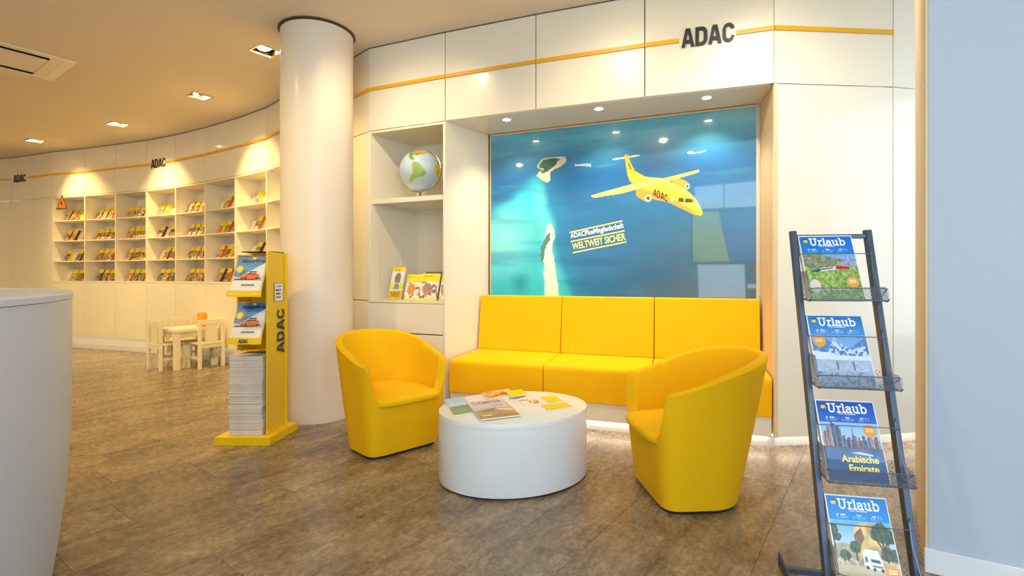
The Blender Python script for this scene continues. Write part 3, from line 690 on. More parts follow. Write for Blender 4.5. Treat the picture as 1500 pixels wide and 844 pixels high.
# globe
gp = Vector((-.90, 5.02, ZG)); GR = .200
gl = thing('globe', 'pale blue world globe on a small metal stand on the cabinet shelf', 'globe', gp)
gcn = gp+Vector((0, 0, .072+GR))
def globe_print(lon, lat):
    x, y = lon, lat; n = vnoise((lon+180)/360, (lat+90)/180, 14, 9, 4, 3)
    c = np.zeros(lon.shape+(3,)); c[:] = (176, 200, 210); c = mixc(c, n*.6, (214, 226, 232)); c = mixc(c, ss(-30, -75, lat), (236, 240, 242))
    jx = x+(n-.5)*8; jy = y+(n-.5)*6
    def blob(poly, col): k = inpoly(jx, jy, poly); c[k] = np.array(col)*(.85+.3*n[k])[:, None]
    blob([(-80, 8), (-62, 12), (-50, 2), (-35, -7), (-39, -20), (-50, -28), (-60, -38), (-70, -53), (-74, -40), (-71, -18), (-81, -5)], (150, 184, 90))
    blob([(-81, 0), (-76, -4), (-70, -18), (-69, -35), (-70, -54), (-76, -50), (-74, -30), (-72, -18), (-80, -7)], (232, 176, 70))
    blob([(-125, 50), (-124, 38), (-110, 24), (-98, 17), (-84, 10), (-78, 9), (-90, 20), (-97, 27), (-82, 27), (-76, 36), (-60, 46), (-60, 55), (-80, 62), (-100, 68), (-165, 68), (-160, 58)], (120, 150, 60))
    blob([(-100, 30), (-60, 50), (-55, 60), (-90, 64), (-110, 50)], (216, 158, 60))
    blob([(-17, 14), (-12, 28), (0, 36), (20, 32), (34, 28), (44, 11), (51, 11), (40, -6), (36, -22), (26, -34), (18, -34), (11, -12), (8, 4), (-8, 5)], (226, 190, 60))
    blob([(-10, 37), (0, 44), (-4, 48), (10, 54), (30, 60), (60, 68), (140, 72), (178, 66), (140, 50), (120, 30), (100, 10), (78, 8), (60, 25), (35, 32), (26, 40)], (196, 180, 90))
    blob([(114, -22), (130, -12), (142, -12), (153, -26), (147, -38), (132, -32), (116, -34)], (222, 160, 70))
    blob([(-180, -68), (180, -68), (180, -91), (-180, -91)], (240, 242, 244))
    return c
nlo, nla = 144, 72
LO, LA = np.meshgrid(np.linspace(-180, 180, nlo+1), np.linspace(-90, 90, nla+1)); rgb = globe_print(LO, LA)
me = bpy.data.meshes.new('sphere'); P = []
Rg = Matrix.Rotation(math.radians(10), 3, 'Z') @ Matrix.Rotation(math.radians(23), 3, 'Y') @ Matrix.Rotation(math.radians(52-90+4), 3, 'Z')
for j in range(nla+1):
    for i in range(nlo+1):
        lo, la = math.radians(LO[j, i]), math.radians(LA[j, i]); v = Rg @ Vector((math.cos(la)*math.cos(lo), math.cos(la)*math.sin(lo), math.sin(la)))
        P.append(tuple(v*GR+gcn-gp))
F = [(j*(nlo+1)+i, j*(nlo+1)+i+1, (j+1)*(nlo+1)+i+1, (j+1)*(nlo+1)+i) for j in range(nla) for i in range(nlo)]
me.from_pydata(P, [], F); at = me.color_attributes.new('ink', 'FLOAT_COLOR', 'POINT'); c = np.ones((len(P), 4)); c[:, :3] = lin(np.clip(rgb.reshape(-1, 3), 0, 255)); at.data.foreach_set('color', c.reshape(-1))
me.shade_smooth(); me.materials.append(M['print']); so = bpy.data.objects.new('sphere', me); COL.objects.link(so); so.parent = gl
ax = (Rg @ Vector((0, 0, 1))); side = Vector((.96, -.28, 0)).normalized(); side = (side-ax*side.dot(ax)).normalized()
arc = [gcn+(ax*math.cos(a)+side*math.sin(a))*(GR+.014) for a in [math.radians(q) for q in range(0, 181, 9)]]
MB().tube(arc, .007, 8).build('meridian_arm', M['chrome'], gl, smooth=40)
mb = MB(); mb.lathe([(.085, 0), (.085, .008), (.02, .016), (.012, .03), (.012, .062)], gp, 32); mb.build('stand', M['chrome'], gl, smooth=35)
# brochures in the globe cabinet (their front edges follow the cabinet front)
def cab_pt(u, w): p = K+(L1-K)*u+VD*w; return Vector((p.x, p.y, 1.059))
tk3 = Vector((tk.x, tk.y, 0)); nk3 = Vector((-tk.y, tk.x, 0))
def bro_fn(kind):
    def f(U, V):
        n = vnoise(U, V, 7, 9, kind*13+2, 3); c = np.zeros(U.shape+(3,)); c[:] = (244, 226, 40)
        ph = (V > .06) & (V < (.70 if kind != 0 else .86)) ; c[ph] = (240, 236, 226)
        if kind == 0:
            k = inpoly(U+(n-.5)*.1, V, [(.3, .52), (.7, .52), (.75, .74), (.6, .82), (.4, .8), (.28, .68)]); c[k] = (150, 130, 110)
            k = (V > .30) & (V < .50); c[k] = (248, 230, 60); k = inpoly(U, V, [(.25, .32), (.7, .32), (.66, .47), (.4, .49)]); c[k] = (130, 160, 170); k = V < .28; c[k] = (236, 196, 30)
            for q in range(5): k = (abs(U-(.2+.15*q)) < .03) & (V > .06) & (V < .24); c[k] = (150, 100, 60)
        else:
            k = np.hypot((U-.4), (V-.42)*1.2) < .26; c[k] = (226, 150, 60) if kind == 1 else (170, 140, 120)
            k = ph & (n > .55) & (V < .6); c[k] = (196, 150, 110); k = ph & (n > .66); c[k] = (120, 110, 120)
        k = (V > .88) & (V < .91) & (U > .15) & (U < .6); c[k] = (90, 90, 40)
        return c*(.92+.16*n)[..., None]
    return f
def leaning(name, label, cat, group, p0, t3, b3, w, h, tilt, fn, nx=40, ny=50, th=.012, m='pages'):
    """leaflet standing on a shelf: p0 lower-left front corner, leaning back by tilt"""
    up = (Vector((0, 0, 1))*math.cos(tilt)+b3*math.sin(tilt)); nrm = t3.cross(up).normalized()
    o = thing(name, label, cat, p0, group); q = [p0, p0+t3*w, p0+t3*w+up*h, p0+up*h]
    MB().loft([v-nrm*th for v in q], q).build('pages', M[m], o); print_mesh('cover', fn, p0, t3*w, up*h, nx, ny, o, M['print'], lift=.0006); return o
BG = 'brochures in the cabinet below the globe'
leaning('leaflet', 'tall narrow yellow leaflet at the left of the globe cabinet', 'leaflet', BG, cab_pt(.15, .10), tk3, nk3, .155, .335, .30, bro_fn(0))
leaning('brochure', 'square yellow brochure with a round orange picture, next to the tall leaflet', 'brochure', BG, cab_pt(.40, .07), tk3, nk3, .17, .255, .30, bro_fn(1))
leaning('brochure', 'yellow-topped brochure with a family picture, second from right in the globe cabinet', 'brochure', BG, cab_pt(.605, .06), tk3, nk3, .20, .265, .30, bro_fn(2))
leaning('brochure', 'yellow brochure half hidden by the cabinet side at the right', 'brochure', BG, cab_pt(.87, .05), tk3, nk3, .085, .26, .30, bro_fn(4))
p = cab_pt(.52, .36); b1 = thing('leaflet_box', 'small amber cardboard box behind the brochures in the globe cabinet', 'box', p, None); MB().box(p+Vector((.14, .02, .135)), (.17, .10, .27), Matrix.Rotation(-.4, 3, 'Z')).build('carton', M['strip'], b1, bevel=.003)
MB().box(p+Vector((.14, .02, .2715)), (.15, .08, .002), Matrix.Rotation(-.4, 3, 'Z')).build('lid', M['page_orange'], b1)
p = cab_pt(.50, .24); leaning('brochure', 'slate coloured brochure standing behind the yellow ones in the globe cabinet', 'brochure', BG, cab_pt(.47, .27), tk3, nk3, .2, .275, .15, lambda U, V: np.zeros(U.shape+(3,))+np.array((110, 104, 96)), 4, 4)
# ================================================================== SOFA (three seats built into the niche)
sf = thing('sofa', 'long bright yellow built-in bench sofa with three back cushions in the niche', 'sofa', (.9, 4.3, 0))
FLf = V2(-.575, 4.655); FRf = V2(1.935, 3.80); BLf = V2(-.262, 5.135); BRf = V2(2.03, 4.225)
def SP(t, u, z):
    a = FLf.lerp(FRf, t); b = BLf.lerp(BRf, t); p = a.lerp(b, u); return Vector((p.x, p.y, z))
def sofa_block(t0, t1, prof, name, m, bev):
    g = .0012; return MB().loft([SP(t0+g, u, z) for u, z in prof], [SP(t1-g, u, z) for u, z in prof]).build(name, M[m], sf, bevel=bev, seg=4)
def rnd(pts, k, r, n=5):                                   # round one profile corner
    p = [Vector(q) for q in pts]; a, b, c = p[k-1], p[k], p[(k+1) % len(p)]; u = (a-b).normalized(); v = (c-b).normalized(); A0 = b+u*r; C0 = b+v*r; out = []
    for i in range(n+1): s = i/n; out.append(tuple((A0*(1-s)**2+b*2*s*(1-s)+C0*s*s)))
    return pts[:k]+out+pts[k+1:]
for k in range(3):
    t0, t1 = k/3, (k+1)/3
    prof = [(0, .235), (.0, .525), (.84, .583), (.84, .235)]; prof = rnd(prof, 1, .05)
    sofa_block(t0, t1, prof, 'seat', 'sofa', .006)
    prof = [(.752, .578), (.838, 1.10), (.99, 1.10), (.99, .578)]
    sofa_block(t0, t1, prof, 'backrest', 'sofa', .010)
MB().loft([SP(0.001, u, z) for u, z in ((.035, .085), (.035, .234), (.9, .234), (.9, .085))], [SP(.999, u, z) for u, z in ((.035, .085), (.035, .234), (.9, .234), (.9, .085))]).build('base', M['lacquer'], sf, bevel=.002)
MB().loft([SP(-.0, u, z) for u, z in ((.13, .0), (.13, .085), (.20, .085), (.20, .0))], [SP(1.01, u, z) for u, z in ((.13, .0), (.13, .085), (.20, .085), (.20, .0))]).build('plinth', M['white'], sf)
MB().loft([SP(.01, u, z) for u, z in ((.07, .076), (.07, .084), (.10, .084), (.10, .076))], [SP(.99, u, z) for u, z in ((.07, .076), (.07, .084), (.10, .084), (.10, .076))]).build('light_strip', M['led'], sf)
# ================================================================== ARMCHAIRS
def armchair(label, grp):
    root = thing('armchair', label, 'armchair', (0, 0, 0), grp)
    N = 176
    def sup(t, a, bf, bb, nf, nb):
        s, c = math.sin(t), math.cos(t); n = nf if c >= 0 else nb; b = bf if c >= 0 else bb
        return a*math.copysign(abs(s)**(2/n), s), b*math.copysign(abs(c)**(2/n), c)
    def shape(z, t, ins=0):
        k = z/.86; a = .292+.088*k**.85; bf = .262+.075*k**.8; bb = .235+.190*k**.9
        return sup(t, a-ins, bf-ins, bb-ins, 7, 2.12)
    # even spacing along the outline
    dense = [2*math.pi*i/4000 for i in range(4001)]; pts = [Vector(shape(.5, t)) for t in dense]; cum = [0]
    for i in range(4000): cum.append(cum[-1]+(pts[i+1]-pts[i]).length)
    ts = []; j = 0
    for i in range(N):
        while cum[j+1] < cum[-1]*i/N: j += 1
        ts.append(dense[j])
    def rim(t):
        x, y = shape(.55, t); front = .400
        s = ss(.316, .262, np.float64(y)); arm = .668+.187*float(ss(.30, -.42, np.float64(y)))**.9
        return front+(arm-front)*float(s)
    rows = []
    for q in [0, .04, .12, .22, .34, .46, .58, .70, .82, .92, .975]:
        rows.append([(*shape(rim(t)*q+.022, t), .022+(rim(t)-.022)*q) for t in ts])
    R = .028
    for a in (20, 50, 90, 130, 160):
        ca, sa = math.cos(math.radians(a)), math.sin(math.radians(a)); row = []
        for t in ts:
            h = rim(t); x, y = shape(h, t, R-R*ca); row.append((x, y, h-R+R*sa))
        rows.append(row)
    for q in (.85, .6, .3, 0): rows.append([(*shape(.39+(rim(t)-.39)*q, t, 2*R+.012*(1-q)), .385+(rim(t)-R-.385)*max(q, 0)) for t in ts])
    mb = MB(); mb.grid(rows, wrap=True); n = len(mb.v); 
    mb.f.append(tuple(range(n-N, n))); mb.m.append(0); mb.f.append(tuple(range(N-1, -1, -1))); mb.m.append(0)
    sh = mb.build('shell', M['yellow'], root, smooth=60)
    # seat cushion
    def cush(t, ins, z): x, y = sup(t, .298-ins, .338-ins, .300-ins, 5, 2.15); return (x, y, z-.010-.014*max(0, y)/.3)
    cr = [[cush(t, i_, z) for t in ts] for i_, z in ((.03, .392), (.006, .396), (.0, .406), (.0, .424), (.008, .438), (.026, .448), (.08, .455), (.2, .458))]
    mb = MB(); mb.grid(cr, wrap=True); n = len(mb.v); mb.f.append(tuple(range(n-N, n))); mb.m.append(0); mb.f.append(tuple(range(N-1, -1, -1))); mb.m.append(0)
    mb.build('seat', M['yellow'], root, smooth=60)
    mb = MB(); mb.grid([[(*shape(0, t, .012), 0) for t in ts], [(*shape(0, t, .012), .026) for t in ts]], wrap=True); mb.f.append(tuple(range(N-1, -1, -1))); mb.m.append(0)
    mb.build('base_plate', M['black'], root)
    seam = [(*shape(.40-.03, t, -.0005), .372) for t in ts if shape(.5, t)[1] > .24]
    return root
ac = armchair('yellow felt tub armchair left of the coffee table, facing right', 'yellow tub armchairs')
f = V2(.695, -.72); ac.rotation_euler = (0, 0, math.atan2(f.y, f.x)-math.pi/2); ac.location = (-.944, 3.931, 0)
f = V2(-.997, -.078); copy_thing(ac, (1.060, 3.052, 0), 'yellow felt tub armchair right of the coffee table, facing left', None, math.atan2(f.y, f.x)-math.pi/2)
# ================================================================== COFFEE TABLE
ctp = Vector((.014, 3.352, 0)); ct = thing('coffee_table', 'low white oval drum coffee table in front of the sofa', 'table', ctp)
def oval(z, d=0, n=96, a=.497, b=.410, al=math.radians(27)):
    P = []
    for k in range(n):
        t = 2*math.pi*k/n; x, y = (a+d)*math.cos(t), (b+d)*math.sin(t); P.append(ctp+Vector((x*math.cos(al)-y*math.sin(al), x*math.sin(al)+y*math.cos(al), z)))
    return P
mb = MB()
rw = [oval(.014), oval(.016, .001), oval(.405)]; mb.grid(rw, wrap=True); mb.f.append(tuple(range(95, -1, -1))); mb.m.append(0); mb.build('body', M['white'], ct, smooth=40)
mb = MB(); mb.grid([oval(.4055, 0), oval(.4345, 0), oval(.437, -.001), oval(.438, -.004)], wrap=True); n = len(mb.v); mb.f.append(tuple(range(n-96, n))); mb.m.append(0); mb.f.append(tuple(range(95, -1, -1))); mb.m.append(0); mb.build('tabletop', M['white'], ct, smooth=40)
mb = MB(); mb.grid([oval(0, -.012), oval(.015, -.012)], wrap=True); mb.f.append(tuple(range(95, -1, -1))); mb.m.append(0); mb.build('base', M['black'], ct)
def flat_item(name, label, cat, quad, th, fn, nx=50, ny=60, edge='pages', z=.4385, group='magazines and leaflets on the coffee table'):
    """quad = floor-plan corners on the table top: lower-left, lower-right, upper-right, upper-left"""
    q = [Vector((x, y, z+th)) for x, y in quad]; o = thing(name, label, cat, (q[0].x, q[0].y, z), group)
    MB().loft([v-Vector((0, 0, th)) for v in q], q).build('pages', M[edge], o, bevel=.0008)
    print_mesh('cover', fn, q[0], q[1]-q[0], q[3]-q[0], nx, ny, o, M['print'], lift=.0004); return o
def tp(x, y, z=.441): d = (H-z)*750/(y-405); return ((x-750)/750*d, d)
def paral(a, b, d, z=.441): a, b, d = [Vector(tp(*q, z)) for q in (a, b, d)]; return [tuple(a), tuple(b), tuple(b+d-a), tuple(d)]
def cover_ski(U, V):
    n = vnoise(U, V, 6, 8, 3); c = np.zeros(U.shape+(3,)); c[:] = (150, 190, 226); c = mixc(c, ss(.75, .5, V), (190, 210, 220))
    k = V < .46+.04*(n-.5); c[k] = (70, 118, 176); k = V < .34+.05*(n-.5); c[k] = (90, 150, 60); c = mixc(c, (V < .33)*n, (110, 170, 60))
    k = (abs(V-.62) < .02) & (U > .1) & (U < .8) & (n > .3); c[k] = (235, 240, 246); k = (U < .02); c[k] = (230, 200, 60); return c
def cover_camper(U, V):
    n = vnoise(U, V, 8, 10, 8); c = np.zeros(U.shape+(3,)); c[:] = (196, 190, 206); c = mixc(c, ss(.45, .7, V), (206, 200, 214))
    k = V < .42+.10*np.sin(U*3.0); c[k] = (176, 150, 112); k = V < .16; c[k] = (166, 132, 84)
    k = inpoly(U, V, [(.1, .35), (.5, .5), (.95, .36), (.6, .34)]); c[k] = (120, 122, 128); k = inpoly(U, V, [(.5, .42), (.96, .30), (.98, .40), (.7, .47)]); c[k] = (226, 224, 220)
    k = inpoly(U, V, [(.12, .12), (.36, .12), (.36, .2), (.12, .2)]); c[k] = (232, 224, 206); k = (U > .975) | (V < .02) | (U < .02); c[k] = (206, 176, 70); k = (abs(V-.66) < .02) & (U > .3) & (U < .85) & (n > .35); c[k] = (120, 110, 130); return c
def cover_orange(U, V):
    n = vnoise(U, V, 7, 6, 21); c = np.zeros(U.shape+(3,)); c[:] = (206, 140, 60); k = n > .55; c[k] = (226, 190, 130); k = inpoly(U, V, [(.2, .3), (.35, .5), (.5, .35), (.62, .75), (.8, .5), (.95, .3)]); c[k] = (150, 84, 40); k = V < .2; c[k] = (206, 206, 206); return c
def cover_yellow(U, V): c = np.zeros(U.shape+(3,)); c[:] = (238, 208, 24); k = (V < .12) & (U > .1) & (U < .4); c[k] = (190, 160, 20); return c
def cover_map(U, V):
    n = vnoise(U, V, 9, 9, 31); c = np.zeros(U.shape+(3,)); c[:] = (232, 224, 214); k = (np.hypot(U-.65, V-.4) < .26) & (n > .42); c[k] = (190, 110, 60); k = (V > .62) & (U < .45) & (V < .8) & (n > .4); c[k] = (120, 110, 110); return c
flat_item('magazine', 'blue and green travel magazine at the left edge of the coffee table', 'magazine', paral((665, 609.5), (697, 604), (650, 586)), .006, cover_ski)
mq = paral((704, 617.5), (763, 610.5), (683, 592)); o = flat_item('magazine', 'camping magazine with a grey sand-coloured cover at the front of the coffee table', 'magazine', mq, .007, cover_camper, z=.4448)
def cover_text(o, quad, s, u0, u1, v0, v1, m, z, bold=.03):
    q = [Vector((x, y, z)) for x, y in quad]; X = q[1]-q[0]; Y = q[3]-q[0]; text('lettering', s, q[0]+X*u0+Y*v0, X*(u1-u0), Y*(v1-v0), M[m], o, bold=bold, thick=.0003, lift=.0006)
cover_text(o, mq, 'CAMPER', .08, .92, .80, .95, 'textred', .4520)
oq = paral((717, 588), (758, 581), (706, 577)); flat_item('catalogue', 'thick catalogue with an orange photo cover at the back of the coffee table', 'catalogue', oq, .012, cover_orange)
flat_item('leaflet', 'yellow leaflet lying at the back of the table on the orange catalogue', 'leaflet', paral((748, 582), (772, 578), (741, 574), .455), .004, cover_yellow, 6, 6, z=.4515)
flat_item('leaflet', 'white leaflet with a brown picture in the middle of the coffee table', 'leaflet', paral((766, 594.5), (797, 592), (757, 584.5)), .004, cover_map)
flat_item('leaflet', 'small yellow leaflet at the back right of the coffee table', 'leaflet', paral((803, 590), (825, 587.5), (792, 582)), .003, cover_yellow, 6, 6)
flat_item('leaflet', 'yellow booklet nearest the right edge of the coffee table', 'leaflet', paral((804, 602), (840, 597), (792, 594.5)), .006, cover_yellow, 6, 6)
# ================================================================== YELLOW BROCHURE STAND
sd = thing('brochure_stand', 'yellow free-standing magazine stand with two sloping trays, in front of the column', 'display stand', (-2.03, 4.09, 0))
MB().prism([(-2.262, 3.886), (-1.838, 3.886), (-1.798, 4.30), (-2.222, 4.30)], 0, .062).build('base', M['board_yellow'], sd, bevel=.002)
MB().prism([(-1.901, 3.955), (-1.887, 3.955), (-1.892, 4.245), (-1.906, 4.245)], .062, 1.478).build('side_panel', M['board_yellow'], sd, bevel=.0015)
MB().prism([(-2.168, 4.03), (-2.156, 4.03), (-2.156, 4.245), (-2.168, 4.245)], .70, 1.455).build('side_panel', M['board_yellow'], sd, bevel=.0015)
MB().prism([(-2.18, 4.252), (-1.874, 4.252), (-1.874, 4.275), (-2.18, 4.275)], .062, 1.478).build('back_panel', M['board_yellow'], sd, bevel=.0015)
MB().prism([(-2.156, 4.07), (-1.901, 4.07), (-1.901, 4.25), (-2.156, 4.25)], .69, .70).build('shelf', M['board_yellow'], sd)
MB().prism([(-2.168, 4.10), (-1.887, 4.06), (-1.892, 4.25), (-2.168, 4.25)], 1.478, 1.484).build('top_panel', M['gap'], sd)
XL, XR = -2.137, -1.88
def tray(zb, zlip, nm):
    t_ = thing('tray', None, None, Vector((0, 3.86, zb))); t_.parent = sd; t_.location = Vector((0, 3.86, zb))-sd.location
    a = [Vector((XL, 3.865, zb)), Vector((XR-.022, 3.865, zb)), Vector((XR-.026, 4.02, zb+.30)), Vector((XL, 4.02, zb+.30))]; off = Vector((0, .006, -.003))
    MB().loft(a, [p+off for p in a]).build('back_board', M['board_yellow'], t_)
    l = [Vector((XL-.004, 3.832, zlip-.047)), Vector((XR, 3.832, zlip-.047)), Vector((XR, 3.842, zlip)), Vector((XL-.004, 3.842, zlip))]
    MB().loft(l, [p+Vector((0, .004, 0)) for p in l]).build('lip', M['board_yellow'], t_, bevel=.001)
    MB().prism([(XL-.004, 3.834), (XR, 3.834), (XR-.02, 3.875), (XL, 3.875)], zlip-.047, zlip-.043).build('floor_board', M['board_yellow'], t_)
    return t_, l
def WL2(o): return WL(o)
t1, l1 = tray(1.140, 1.178, 'upper'); t2, l2 = tray(.782, .822, 'lower')
text('lettering', 'ADAC', l2[0]+Vector((.092, -.0005, .010)), (.072, 0, 0), (0, .0065, .028), M['ink'], t2, lift=.0008)
for x0, x1 in ((.02, .10), (.185, .235)): MB().loft([l1[0]+Vector((a, -.0009+b*.21, b)) for a, b in ((x0, .018), (x1, .018), (x1, .030), (x0, .030))], [l1[0]+Vector((a, -.0001+b*.21, b)) for a, b in ((x0, .018), (x1, .018), (x1, .030), (x0, .030))]).build('printed_label', M['yellow_print'], t1)
# big letters reading upwards on the side
text('lettering', 'ADAC', (-1.886, 4.238, .66), (0, 0, .36), (0, -.125, 0), M['ink'], sd, n=(1, 0, 0), lift=.0006)
def notice(U, V):
    c = np.zeros(U.shape+(3,)); c[:] = (242, 240, 232); e = (U < .04) | (U > .96) | (V < .03) | (V > .97); c[e] = (40, 40, 40)
    n = vnoise(U, V, 30, 4, 77, 2)
    for k in range(4): r = (abs(V-(.82-.2*k)) < .05) & (U > .15) & (U < .85-.1*(k % 2)) & (n > .42); c[r] = (50, 48, 46)
    return c
print_mesh('notice', notice, (-1.8868, 4.06, 1.085), (0, .165, 0), (0, 0, .145), 30, 26, sd, M['print'], lift=.0015)
# cover of the free magazine
def motor(U, V):
    n = vnoise(U, V, 7, 9, 51, 4); c = np.zeros(U.shape+(3,)); c[:] = (92, 150, 200); c = mixc(c, ss(.62, .95, V), (54, 112, 168))
    k = inpoly(U, V+(n-.5)*.08, [(0, .62), (.12, .70), (.25, .62), (.38, .68), (.55, .60), (.55, .25), (0, .25)]); c[k] = np.array((90, 124, 156))*(.7+.6*n[k])[:, None]
    k = inpoly(U, V, [(.2, .46), (.5, .60), (1, .84), (1, .3), (.2, .3)]); c[k] = (224, 224, 222); c = mixc(c, (inpoly(U, V, [(.2, .46), (.5, .60), (1, .84), (1, .3), (.2, .3)]))*n*.35, (150, 170, 190))
    k = inpoly(U, V, [(0, .47), (.3, .42), (1, .50), (1, .36), (0, .36)]); c[k] = (196, 196, 196)
    k = V < .375; c[k] = (84, 90, 96); k = V < .365; c[k] = (222, 218, 212)
    k = inpoly(U, V, [(.06, .40), (.55, .42), (.9, .44), (.95, .40), (.6, .37), (.06, .375)]); c[k] = (60, 56, 56)
    k = inpoly(U, V, [(.20, .43), (.26, .485), (.38, .515), (.47, .555), (.72, .56), (.86, .52), (.88, .46), (.82, .42), (.55, .40), (.28, .395)]); c[k] = (226, 98, 26)
    k = inpoly(U, V, [(.36, .52), (.46, .55), (.70, .555), (.80, .53), (.60, .52)]); c[k] = (70, 52, 44); k = inpoly(U, V, [(.26, .405), (.34, .40), (.36, .44), (.28, .44)]); c[k] = (50, 40, 40)
    for cx in (.42, .80): k = np.hypot(U-cx, (V-.415)*1.35) < .045; c[k] = (44, 40, 40)
    k = inpoly(U, V, [(.48, .565), (.52, .605), (.76, .60), (.74, .57)]); c[k] = (40, 40, 46)
    k = np.hypot(U-.15, (V-.66)*1.3) < .115; c[k] = (238, 194, 20); k = np.hypot(U-.15, (V-.66)*1.3) < .05; c[k] = (250, 222, 90)
    k = (U > .5) & (U < .62) & (V > .93) & (V < .985); c[k] = (236, 200, 20)
    for v, a, b in ((.24, .32, .78), (.20, .30, .84)): k = (abs(V-v) < (.014 if v > .22 else .006)) & (U > a) & (U < b) & (vnoise(U, V, 40, 3, 8, 1) > .4); c[k] = (60, 60, 70)
    for v in (.10, .07): k = (abs(V-v) < .005) & (U > .05) & (U < .4) & (vnoise(U, V, 50, 3, 9, 1) > .4); c[k] = (130, 130, 134)
    return c
def magazine(name, label, p0, t3, up, w, h, th, fn, nx, ny, group, cat='magazine'):
    p0 = Vector(p0); nrm = t3.cross(up).normalized(); o = thing(name, label, cat, p0, group); q = [p0, p0+t3*w, p0+t3*w+up*h, p0+up*h]
    MB().loft([v-nrm*th for v in q], q).build('pages', M['pages'], o, bevel=.0008); print_mesh('cover', fn, p0, t3*w, up*h, nx, ny, o, M['print'], lift=.0006); return o, nrm
MG = 'free magazines in the yellow stand'
for z, l in ((1.150, 'blue magazine with orange car in the upper tray of the yellow stand'), (.792, 'blue magazine with orange car in the lower tray of the yellow stand')):
    up = Vector((0, .145, .295)).normalized(); p = Vector((-2.132, 3.856, z)); o, nn = magazine('magazine', l, p, Vector((1, 0, 0)), up, .225, .322, .018, motor, 110, 150, MG)
    text('lettering', 'MotorWelt', p+up*.268+Vector((.040, 0, 0)), (.180, 0, 0), up*.030, M['ink'], o, bold=.05, thick=.0004, lift=.001)
z = .063; k = 0
while z < .665:
    h = (.05, .062, .035, .07, .048, .03, .066, .055, .074, .058, .06)[k]; h = min(h, .672-z); k += 1; dx = random.uniform(-.004, .004); dy = random.uniform(-.003, .004); c = Vector((-2.046+dx, 4.075+dy, z))
    o = thing('magazine_pile', ('lowest', 'second lowest', 'third lowest', 'fourth lowest', 'fifth lowest', 'sixth lowest', 'seventh lowest', 'eighth lowest', 'ninth lowest', 'tenth lowest', 'topmost')[k-1]+' bundle of magazines in the pile on the foot of the yellow stand', 'magazines', c, 'bundles in the magazine pile')
    mb = MB(); rows = []; nz = max(3, int(h/.004))
    for j in range(nz+1):
        q = random.uniform(-.0022, .0022); r_ = random.uniform(-.0022, .0022); rows.append([(c.x-.127+q, c.y-.142+r_, z+h*j/nz), (c.x+.127+q, c.y-.142+r_, z+h*j/nz), (c.x+.127+q, c.y+.14+r_, z+h*j/nz), (c.x-.127+q, c.y+.14+r_, z+h*j/nz)])
    mb.grid(rows, wrap=True); n = len(mb.v); mb.f += [tuple(range(n-4, n)), (3, 2, 1, 0)]; mb.m += [0, 0]; mb.build('pages', M['paper'], o)
    z += h+.0005
# ================================================================== CHILDREN'S TABLE AND CHAIRS
Uk, Vk = V2(.86, -.51).normalized(), V2(.51, .86).normalized(); kA = V2(-4.80, 7.30)*.95; kang = math.atan2(Uk.y, Uk.x)
def kid_table():
    t_ = thing('childrens_table', 'low light wooden childrens table by the bookshelf wall', 'table', (0, 0, 0)); W_, D_, h = .50, .58, .56
    for x in (-W_+.035, -.035):
        for y in (.035, D_-.035): MB().box((x, y, (h-.045)/2), (.068, .068, h-.045)).build('leg', M['birch'], t_, bevel=.003)
    MB().box((-W_/2, D_/2, h-.0225), (W_+.02, D_+.02, .045)).build('tabletop', M['birch'], t_, bevel=.006)
    for x in (-W_+.03, -.03): MB().box((x, D_/2, h-.08), (.02, D_-.14, .07)).build('apron', M['birch'], t_)
    for y in (.03, D_-.03): MB().box((-W_/2, y, h-.08), (W_-.14, .02, .07)).build('apron', M['birch'], t_)
    t_.location = (kA.x, kA.y, 0); t_.rotation_euler = (0, 0, kang); return t_
kid_table()
def kid_chair(label, m='birch'):
    t_ = thing('childrens_chair', label, 'chair', (0, 0, 0), 'childrens chairs'); w, d, hs, hb = .32, .29, .36, .68
    for x in (-w/2, w/2):
        MB().box((x, 0, hb/2), (.042, .036, hb)).build('leg', M[m], t_, bevel=.003); MB().box((x, d, (hs-.03)/2), (.042, .036, hs-.03)).build('leg', M[m], t_, bevel=.003)
        MB().box((x, d/2, .15), (.02, d, .035)).build('stretcher', M[m], t_)
    MB().box((0, d/2+.01, hs-.01), (w+.03, d+.05, .02)).build('seat', M[m], t_, bevel=.003)
    MB().box((0, 0, hs-.045), (w, .02, .05)).build('apron', M[m], t_); MB().box((0, d, hs-.045), (w, .02, .05)).build('apron', M[m], t_)
    MB().box((0, 0, hb-.035), (w-.03, .022, .07)).build('top_rail', M[m], t_, bevel=.003)
    MB().box((0, 0, hs+.12), (.17, .016, .26)).build('back_slat', M[m], t_, bevel=.002)
    return t_
ch = kid_chair('light wooden childrens chair at the left front of the childrens table'); ch.location = (-4.888, 7.006, 0); ch.rotation_euler = (0, 0, kang)
copy_thing(ch, (-4.225, 7.20, 0), 'light wooden childrens chair at the right side of the table, nearest the yellow stand', None, kang+math.pi/2)
copy_thing(ch, (-4.97, 7.65, 0), 'light wooden childrens chair behind the childrens table against the cabinets', None, kang-math.pi/2)
c = Vector((-4.42, 7.30, .5605)); ys = thing('toy_box', 'small yellow box standing on the childrens table', 'box', c)
MB().box(c+Vector((0, 0, .10)), (.12, .09, .20), Matrix.Rotation(kang, 3, 'Z')).build('carton', M['strip'], ys, bevel=.01, seg=3); MB().box(c+Vector((0, 0, .203)), (.10, .07, .006), Matrix.Rotation(kang, 3, 'Z')).build('lid', M['page_orange'], ys)
pt = thing('paper_sheet', 'white paper lying on the childrens table', 'paper', (kA.x-.12, kA.y+.28, .5605)); q = Vector((kA.x-.12, kA.y+.28, .562)); MB().box(q, (.21, .29, .003), Matrix.Rotation(kang+.3, 3, 'Z')).build('sheet', M['whitepaper'], pt)
